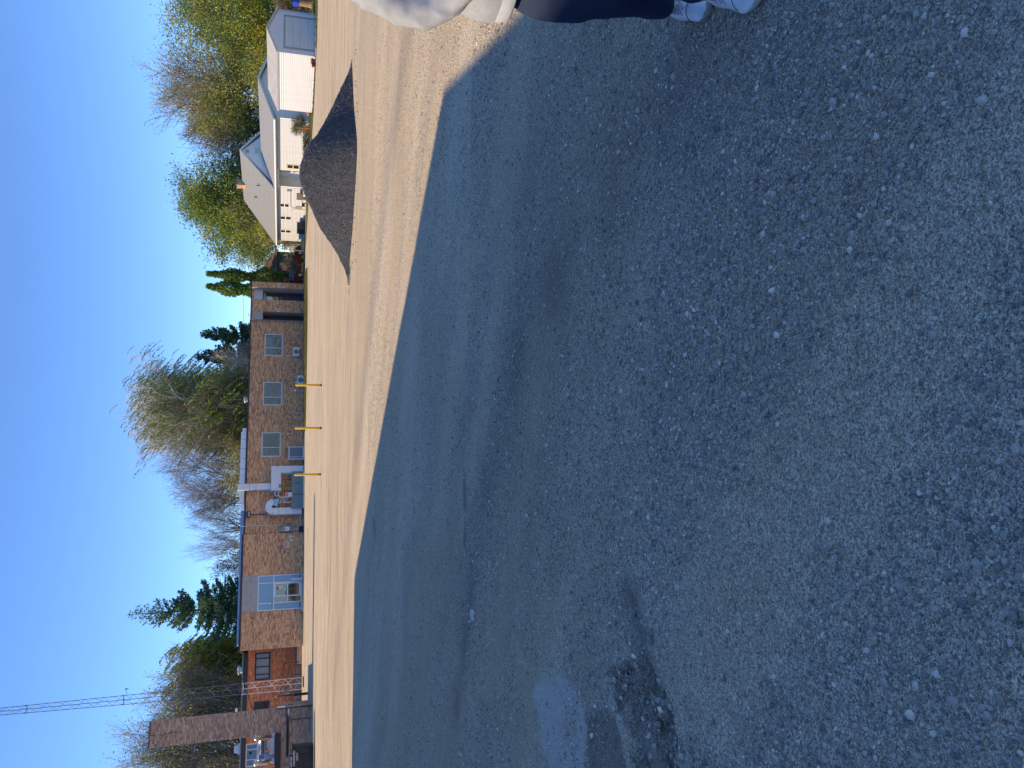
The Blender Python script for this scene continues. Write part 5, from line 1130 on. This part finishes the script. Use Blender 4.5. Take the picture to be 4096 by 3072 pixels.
bl("maple_tree", "greenish brown tree below the tall half bare tree", 31.4, 90, 9.6, 11.6, 69, 14000, .28, ("olive", "yellow", "pale", "willow"), BARK, .15, .04, .14, 3, (4, 3, 3), spread=.55, lowfill=1500)
bl("maple_tree", "huge yellow and green maple over the garage at the right edge", 43.5, 98, 16.5, 15.6, 70, 26000, .34, ("green", "willow", "willow", "olive", "yellow"), BARKD, .12, .05, .13, 3, (4, 4, 3), (25, 62), spread=.75, lowfill=9000)
bl("maple_tree", "dark green tree behind the garage roof", 36.5, 84, 9.5, 9.6, 71, 12000, .28, ("green", "dkgreen", "olive", "gold"), BARKD, .1, .03, .14, 3, (4, 3, 3), spread=.6, lowfill=6000)
bl("shrub", "yellow leafed bushes between the house roof and the garage", 29.4, 78, 5.5, 5.6, 72, 3600, .24, ("yellow", "gold", "olive"), BARKD, .1, .04, .14, 3, (3, 3, 2), spread=.4, cat="shrub")
bl("shrub", "green shrub with small white flowers against the white house wall", 20.3, 63.2, 1.5, 1.45, 73, 900, .10, ("willow", "green", "pale"), BARK, .05, .03, .15, 3, (3, 3, 2), (30, 70), rmin=.006, spread=.12, cat="shrub")
bl("shrub", "low trailing green plants at the foot of the white house", 19.3, 64.6, 2.6, .55, 74, 900, .10, ("willow", "dkgreen", "yellow"), BARK, .05, .0, .15, 2, (4, 4), (40, 80), rmin=.006, spread=.14, cat="shrub")
solo("scarecrow_decoration", MB().tube([(0, 0, 0), (0, 0, .95)], [.05, .09], 8).tube([(0, 0, .95), (0, 0, 1.1)], .07, 8), mat("orange_cloth", (.55, .14, .02), .7, .2, 8), "orange autumn figure in the green shrub by the white house", "decoration", (20.0, 62.9, 0))
solo("pumpkin", MB().lathe([(.05, .0), (.19, .06), (.22, .16), (.17, .28), (.04, .31)], n=12), MATS["orange_cloth"], "orange pumpkin on the grass between garage and house", "pumpkin", (20.75, 61.5, .03), smooth=True)
# right edge yard
bl("hedge", "golden leafed bush beside the right wall of the garage", 31.0, 66, 3.4, 2.9, 75, 1600, .17, ("gold", "yellow", "gold", "browngrey"), BARKD, .05, .02, .15, 3, (3, 3, 2), (30, 70), rmin=.01, spread=.3, cat="hedge")
solo("shed", MB().prism([(0, 0), (4, 0), (4, 2.1), (2, 2.9), (0, 2.1)], 0, 3), mat("shed_brown", (.13, .10, .085), .8, .15, 4), "dark brown shed behind the golden bush at the right edge", "shed", (33.0, 72, 0), GR)
solo("recycling_bin", MB().bev(-.28, .28, -.25, .25, 0, .45, .04), flat("bin_blue", (.01, .05, .45)), "bright blue bin standing on a stump by the garage", "bin", (28.75, 60.6, 1.0), GR)
solo("tree_stump", MB().lathe([(.34, 0), (.28, .3), (.26, 1.0)], n=12), mat("stump_wood", (.30, .19, .11), .8, .2, 6), "tan tree stump under the blue bin", "stump", (28.75, 60.6, 0))
solo("trailer", MB().bev(0, 2.6, 0, 1.3, .45, 1.0, .05).tube([(.6, -.05, .3), (.6, .15, .3)], .3, 14), mat("trailer_grey", (.16, .16, .19), .6, .1, 4), "dark grey trailer box on the lawn at the right edge", "trailer", (29.5, 57.5, 0), GR)
solo("slab_board", MB().prism([(0, 0), (2.4, 0), (3.0, .06), (2.4, .12), (0, .12)], 0, .9), mat("board_grey", (.27, .25, .28), .7, .1, 4), "grey tapering board lying on the lawn near the right edge", "board", (27.6, 54.0, .45), GR)
# leaves on the gravel
r = random.Random(12); lt = MB()
for k in range(7): x, y = r.uniform(-.04, .04), r.uniform(-.03, .03); lt.add([(x-.02, y, 0), (x+.02, y-.01, .01), (x+.01, y+.02, .03), (x-.015, y+.015, .02)], [(0, 1, 2, 3)])
solo('litter_scrap', lt, M_WHITE, 'small crumpled white scrap lying alone on the shaded gravel', 'litter', (-1.9, 6.19, ground_h(-1.9, 6.19)))
lfm = MB().add([(-.03, 0, .004), (-.01, .012, .010), (.02, .010, .012), (.045, -.004, .004), (.02, -.012, .008), (-.01, -.010, .006)], [(0, 1, 5), (1, 2, 4, 5), (2, 3, 4)])
solo("fallen_leaf", lfm, mat("leaf_dry_green", (.30, .32, .22), .7, .1, 10), "curled pale green leaf lying in the wheel rut", "leaf", (-1.35, 3.02, ground_h(-1.35, 3.02)+.006), 1.2)
solo("stone", MB().lathe([(.008, 0), (.016, .005), (.015, .014), (.005, .02)], n=7), mat("tan_stone", (.42, .34, .26), .8, .2, 10), "tan pebble beside the curled leaf in the rut", "stone", (-1.44, 2.96, ground_h(-1.44, 2.96)))

# ------------------------------------------------------------------ person at the right edge, facing the camera side
def skin_mesh(name, verts, edges, radii, root=0, sub=2):
    me = bpy.data.meshes.new(name); me.from_pydata(verts, edges, []); o = bpy.data.objects.new("tmp", me); COL.objects.link(o)
    md = o.modifiers.new("skin", 'SKIN'); md.use_smooth_shade = True
    sv = me.skin_vertices[0].data
    for i, r_ in enumerate(radii): sv[i].radius = r_ if isinstance(r_, tuple) else (r_, r_)
    for i in range(len(verts)): sv[i].use_root = (i == root)
    ss = o.modifiers.new("sub", 'SUBSURF'); ss.levels = sub; ss.render_levels = sub
    dg = bpy.context.evaluated_depsgraph_get(); out = bpy.data.meshes.new_from_object(o.evaluated_get(dg)); bpy.data.objects.remove(o)
    out.name = name; return out
PX0, PY0 = 1.40, 2.45
per = thing("person", "person in pale grey sweatshirt, navy trousers and scuffed white sneakers at the right edge", "person", (PX0, PY0, 0))
FA = radians(200)                      # heading: towards the camera and a little to picture left
fd = Vector((sin(FA - pi) * -1.0, -cos(FA - pi), 0)).normalized()
fd = Vector((-.34, -.94, 0)).normalized(); rt = Vector((-fd.y, fd.x, 0)) * -1   # rt = the person's right hand side
rt = Vector((-.94, .34, 0))
def W_(x, y, z): return (x - PX0, y - PY0, z)
M_SKIN = mat("skin", (.52, .32, .24), .55, .05, 6, spec=.35); M_HAIR = mat("hair_brown", (.06, .035, .02), .6, .3, 30, stretch=(6, 6, 1))
def cloth(name, col, dist, sc_): return mat(name, col, .9, .05, 40, bump=dist, bscale=sc_, spec=.15)
M_SWEAT = cloth("sweatshirt_grey", (.35, .385, .45), .010, 9); M_NAVY = cloth("trousers_navy", (.030, .045, .095), .006, 12)
J = {}
def jn(n, p, r_): J[n] = (len(J), p, r_)
jn('pelvis', W_(1.395, 2.45, .86), (.115, .10)); jn('waist', W_(1.39, 2.45, 1.0), (.105, .085)); jn('chest', W_(1.385, 2.45, 1.17), (.125, .095)); jn('neckb', W_(1.38, 2.45, 1.345), (.065, .06)); jn('neck', W_(1.385, 2.445, 1.41), .042)
jn('head1', W_(1.40, 2.425, 1.475), (.070, .075)); jn('head2', W_(1.405, 2.425, 1.55), (.088, .098)); jn('head3', W_(1.405, 2.43, 1.61), (.072, .085))
jn('shR', W_(1.25, 2.46, 1.29), .045); jn('elR', W_(1.205, 2.475, 1.07), .036); jn('wrR', W_(1.25, 2.34, .96), .024); jn('haR', W_(1.30, 2.31, .95), (.035, .018))
jn('shL', W_(1.54, 2.41, 1.30), .055); jn('elL', W_(1.60, 2.44, 1.05), .040); jn('wrL', W_(1.58, 2.34, .84), .026); jn('haL', W_(1.575, 2.32, .77), (.035, .018))
jn('hipR', W_(1.335, 2.47, .83), .075); jn('knR', W_(1.365, 2.50, .47), .048); jn('anR', W_(1.435, 2.68, .10), .036)
jn('hipL', W_(1.475, 2.43, .83), .085); jn('knL', W_(1.43, 2.36, .47), .055); jn('anL', W_(1.345, 2.375, .10), .036)
E_ = [('pelvis', 'waist'), ('waist', 'chest'), ('chest', 'neckb'), ('neckb', 'neck'), ('neck', 'head1'), ('head1', 'head2'), ('head2', 'head3'), ('chest', 'shR'), ('shR', 'elR'), ('elR', 'wrR'), ('wrR', 'haR'),
      ('chest', 'shL'), ('shL', 'elL'), ('elL', 'wrL'), ('wrL', 'haL'), ('pelvis', 'hipR'), ('hipR', 'knR'), ('knR', 'anR'), ('pelvis', 'hipL'), ('hipL', 'knL'), ('knL', 'anL')]
vs_ = [J[k][1] for k in J]; ed = [(J[a][0], J[b][0]) for a, b in E_]; rad = [J[k][2] for k in J]
for hand, dn, side in (('haR', Vector((.8, -.25, -.35)), Vector((0, .3, -1))), ('haL', Vector((.05, -.25, -1)), Vector((.25, -.95, .1)))):
    b0 = Vector(J[hand][1]); dn = dn.normalized(); sd = (side - dn*side.dot(dn)).normalized(); pal = dn.cross(sd)
    for k, (ln, off) in enumerate(((.070, -.027), (.080, -.009), (.076, .009), (.060, .026))):
        p0 = b0 + sd*off*.9 + dn*.012; p1 = b0 + sd*off + dn*(.035 + ln*.35) + pal*.004; p2 = p1 + dn*ln*.42 + pal*.016; p3 = p2 + dn*ln*.2 + pal*.02
        i0 = len(vs_); vs_ += [tuple(p) for p in (p0, p1, p2, p3)]; rad += [.010, .0095, .0085, .0065]; ed += [(J[hand][0], i0), (i0, i0+1), (i0+1, i0+2), (i0+2, i0+3)]
    t1 = b0 - dn*.03 - sd*.03; t2 = t1 - sd*.022 + dn*.03 + pal*.01; t3 = t2 + dn*.03 + pal*.012
    i0 = len(vs_); vs_ += [tuple(p) for p in (t1, t2, t3)]; rad += [.013, .0105, .008]; ed += [(J[hand][0], i0), (i0, i0+1), (i0+1, i0+2)]
obj("body", (lambda m: (m.materials.append(M_SKIN), m)[1])(skin_mesh("body", vs_, ed, rad, 0, 2)), per)
fh = MB()
hc = Vector(W_(1.405, 2.43, 1.545))
def onh(a, z, r_=.082): return hc + fd*.004 + fd*r_*cos(a) + rt*r_*sin(a)*.85 + Vector((0, 0, z))
ey = MB()
for s_ in (-1, 1): c_ = onh(s_*.36, .005, .080); ey.lathe([(.002, -.010), (.011, -.006), (.0125, 0), (.011, .006), (.002, .010)], tuple(c_), 8)
part("eyes", ey, mat("eye_dark", (.05, .03, .02), .2, .1, 5), per)
part("nose", MB().tube([tuple(onh(0, .012, .078)), tuple(onh(0, -.022, .098)), tuple(onh(0, -.030, .080))], [.006, .011, .008], 8), M_SKIN, per, True)
part("mouth", MB().tube([tuple(onh(-.28, -.055, .076)), tuple(onh(0, -.054, .084)), tuple(onh(.28, -.055, .076))], [.003, .006, .003], 6), mat("lips", (.42, .16, .13), .5, .05, 5), per, True)
for s_ in (-1, 1): part("ear", MB().tube([tuple(onh(s_*1.5, .02, .084)), tuple(onh(s_*1.6, .0, .092)), tuple(onh(s_*1.55, -.028, .084))], [.006, .011, .006], 6), M_SKIN, per, True)
hv = []; hr_ = []
hs = [Vector(W_(1.405, 2.44, 1.635)) - fd*.012, Vector(W_(1.405, 2.44, 1.585)) - fd*.036, Vector(W_(1.405, 2.45, 1.48)) - fd*.055, Vector(W_(1.405, 2.45, 1.38)) - fd*.07]
hm = skin_mesh("hair", [tuple(p) for p in hs], [(0, 1), (1, 2), (2, 3)], [(.092, .090), (.100, .098), (.080, .06), (.05, .035)], 0, 2); hm.materials.append(M_HAIR); obj("hair", hm, per)
# sweatshirt
sv_ = [W_(1.39, 2.44, .90), W_(1.388, 2.44, .96), W_(1.385, 2.45, 1.08), W_(1.385, 2.45, 1.20), W_(1.38, 2.45, 1.31), W_(1.378, 2.448, 1.365),
       W_(1.232, 2.46, 1.285), W_(1.200, 2.47, 1.21), W_(1.190, 2.49, 1.10), W_(1.212, 2.43, 1.01), W_(1.235, 2.35, .965), W_(1.255, 2.33, .955),
       W_(1.54, 2.41, 1.285), W_(1.59, 2.42, 1.18), W_(1.60, 2.44, 1.06), W_(1.595, 2.38, .95), W_(1.585, 2.35, .87)]
se = [(0, 1), (1, 2), (2, 3), (3, 4), (4, 5), (3, 6), (6, 7), (7, 8), (8, 9), (9, 10), (10, 11), (3, 12), (12, 13), (13, 14), (14, 15), (15, 16)]
sr = [(.120, .10), (.135, .11), (.150, .125), (.140, .115), (.100, .085), (.065, .06), .070, .064, .070, .060, .042, .036, .078, .066, .068, .055, .040]
sm_ = skin_mesh("sweatshirt", sv_, se, sr, 1, 3)
for v in sm_.vertices:                                            # folds in the cloth
    c_ = v.co + Vector((PX0, PY0, 0)); q = Vector((c_.x*11, c_.y*11, c_.z*6 + c_.x*7))
    rg = 1 - abs(noise.noise(Vector((c_.x*9 + c_.z*6, c_.y*9, c_.z*7 - c_.x*5))))*4; a_ = noise.noise(q)*.010 + max(0, rg)*.007 + noise.noise(q*2.3)*.004 + abs(noise.noise(Vector((c_.x*7, c_.y*7, c_.z*22))))*(-.010 if c_.z < 1.0 or c_.x < 1.24 else -.004)
    v.co += v.normal*a_
sm_.materials.append(M_SWEAT); sw = obj("sweatshirt", sm_, per)
def ring(cx, cy, z0, z1, rx, ry, tilt=0, n=40):
    mb = MB(); vs2 = []
    for (zz, k_) in ((z0, .985), (z0+.006, 1.0), ((z0+z1)/2, 1.012), (z1-.006, 1.0), (z1, .985)):
        for i in range(n):
            a = 2*pi*i/n; w_ = 1 + .012*sin(a*5)+.008*sin(a*9+1); p = rt*(rx*k_*w_*cos(a)) + fd*(ry*k_*w_*sin(a)); vs2.append((cx-PX0+p.x, cy-PY0+p.y, zz + tilt*cos(a)))
    mb.add(vs2, [(j*n+i, j*n+(i+1) % n, (j+1)*n+(i+1) % n, (j+1)*n+i) for j in range(4) for i in range(n)]); return mb
def skirt(levels, n=56, seed=0):
    mb = MB(); vs2 = []
    for (zz, rx, ry) in levels:
        for i in range(n):
            a = 2*pi*i/n; w_ = 1 + .018*sin(a*5+zz*2) + .010*sin(a*11+1) + .03*noise.noise(Vector((cos(a)*2.5, sin(a)*2.5, zz*3)))
            p = rt*(rx*w_*cos(a)) + fd*(ry*w_*sin(a)); vs2.append((1.398-PX0+p.x, 2.44-PY0+p.y, zz))
    k = len(levels); mb.add(vs2, [(j*n+i, j*n+(i+1) % n, (j+1)*n+(i+1) % n, (j+1)*n+i) for j in range(k-1) for i in range(n)]); return mb
part("lower_folds", skirt([(.844, .197, .151), (.87, .206, .158), (.91, .204, .160), (.96, .190, .150), (1.01, .172, .140), (1.06, .150, .128), (1.10, .120, .11)]), M_SWEAT, sw, True)
part("hem", skirt([(.800, .178, .136), (.800, .190, .146), (.806, .195, .150), (.83, .199, .153), (.844, .1985, .1525), (.862, .196, .150)]), cloth("hem_white", (.46, .50, .57), .004, 30), sw, True)
lg = fd*.176; lo = Vector((1.398-PX0, 2.44-PY0, .825)) + fd*.118 + rt*.125
part("logo", MB().tube([tuple(lo + Vector((0, 0, .012)) + fd*.006), tuple(lo + fd*.006 + Vector((.0, 0, -.004))), tuple(lo + fd*.006 - rt*.012 + Vector((0, 0, .004)))], .0014, 4), M_BLACK, sw)
part("cuff", MB().tube([W_(1.222, 2.350, .965), W_(1.250, 2.322, .948)], [.041, .039], 14), M_SWEAT, sw, True)
# trousers
tv = [W_(1.395, 2.45, .88), W_(1.395, 2.45, .82), W_(1.310, 2.47, .76), W_(1.312, 2.48, .62), W_(1.350, 2.50, .47), W_(1.400, 2.58, .30), W_(1.445, 2.68, .10),
      W_(1.480, 2.43, .76), W_(1.465, 2.40, .62), W_(1.43, 2.36, .47), W_(1.395, 2.36, .30), W_(1.358, 2.39, .10)]
te = [(0, 1), (1, 2), (2, 3), (3, 4), (4, 5), (5, 6), (1, 7), (7, 8), (8, 9), (9, 10), (10, 11)]
tr_ = [(.155, .125), (.165, .135), .112, .104, .082, .068, .055, .112, .104, .082, .068, .055]
tm = skin_mesh("trousers", tv, te, tr_, 0, 3)
for v in tm.vertices:
    c_ = v.co; v.co += v.normal*(noise.noise(Vector((c_.x*9, c_.y*9, c_.z*13)))*.007 + noise.noise(Vector((c_.x*20, c_.y*20, c_.z*30)))*.003)
tm.materials.append(M_NAVY); obj("trousers", tm, per)
# sneakers
M_SNK = mat("sneaker_white", (.80, .84, .86), .6, .12, 14, bump=.001, bscale=60); M_SOLE = mat("sneaker_sole", (.46, .45, .41), .7, .25, 18); M_LACE = mat("lace_lilac", (.46, .43, .50), .8, .1, 20)
def sneaker(heel, toe, side):
    h_, t_ = Vector((*heel, 0)), Vector((*toe, 0)); d = (t_-h_); Ln = d.length; d.normalize(); s_ = Vector((-d.y, d.x, 0))*side
    secs_ = [(0, .024, .000, .075), (.04, .033, 0, .085), (.18, .036, 0, .098), (.34, .036, 0, .098), (.5, .040, .004, .074), (.66, .048, .006, .060), (.8, .049, .006, .052), (.91, .040, .004, .044), (.985, .022, .002, .034), (1.0, .008, .0, .028)]
    mb = MB(); so = MB(); n = 14; rings = []; rs_ = []
    for (u_, w_, off, hh) in secs_:
        c_ = h_ + d*(Ln*u_) + s_*off; toe_up = .010*max(0, (u_-.75)/.25)**2
        rings.append([tuple(c_ + s_*(w_*cos(2*pi*i/n)*(1 if sin(2*pi*i/n) < .2 else .80)) + Vector((0, 0, toe_up + .024 + max(0, (hh-.02))*(max(0, sin(2*pi*i/n))**.7)))) for i in range(n)])
        rs_.append([tuple(c_ + s_*((w_+.004)*cos(2*pi*i/8)) + Vector((0, 0, toe_up + (.030 if sin(2*pi*i/8) > -.1 else .001)))) for i in range(8)])
    def loft(m_, R2): 
        k = len(R2[0]); m_.add([p for r2 in R2 for p in r2], [(j*k+i, j*k+(i+1) % k, (j+1)*k+(i+1) % k, (j+1)*k+i) for j in range(len(R2)-1) for i in range(k)] + [tuple(range(k-1, -1, -1)), tuple((len(R2)-1)*k+i for i in range(k))])
    loft(mb, rings); loft(so, rs_)
    sh_ = part("sneaker", mb, M_SNK, per, True); sh_.location = (-PX0, -PY0, 0)
    ms = sh_.modifiers.new("sub", 'SUBSURF'); ms.levels = 1; ms.render_levels = 2
    q = part("sole", so, M_SOLE, sh_, True); m2 = q.modifiers.new("sub", 'SUBSURF'); m2.levels = 1; m2.render_levels = 1
    la = MB()
    for k in range(6):
        u_ = .40 + .045*k; c_ = h_ + d*(Ln*u_) + s_*.003; z_ = .105 - .0085*k - .001*k*k*.6
        la.tube([tuple(c_ - s_*.026 + Vector((0, 0, z_-.022))), tuple(c_ + Vector((0, 0, z_+.004))), tuple(c_ + s_*.026 + Vector((0, 0, z_-.022)))], .0035, 5)
    part("laces", la, M_LACE, sh_)
    st_ = MB(); c_ = h_ + d*(Ln*.66)
    st_.tube([tuple(c_ + s_*(.046*cos(a)) + Vector((0, 0, .028 + .046*sin(a)))) for a in np.linspace(.1, pi-.1, 9)], .0016, 4); part("toe_seam", st_, M_DARKFR, sh_)
    tg = MB(); c1 = h_ + d*(Ln*.36); tg.tube([tuple(c1 + Vector((0, 0, .09))), tuple(c1 - d*.02 + Vector((0, 0, .13)))], [.022, .018], 8); part("tongue", tg, M_LACE, sh_, True)
sneaker((1.475, 2.755), (1.375, 2.525), 1)
sneaker((1.385, 2.455), (1.270, 2.205), -1)

per.location.x += .015
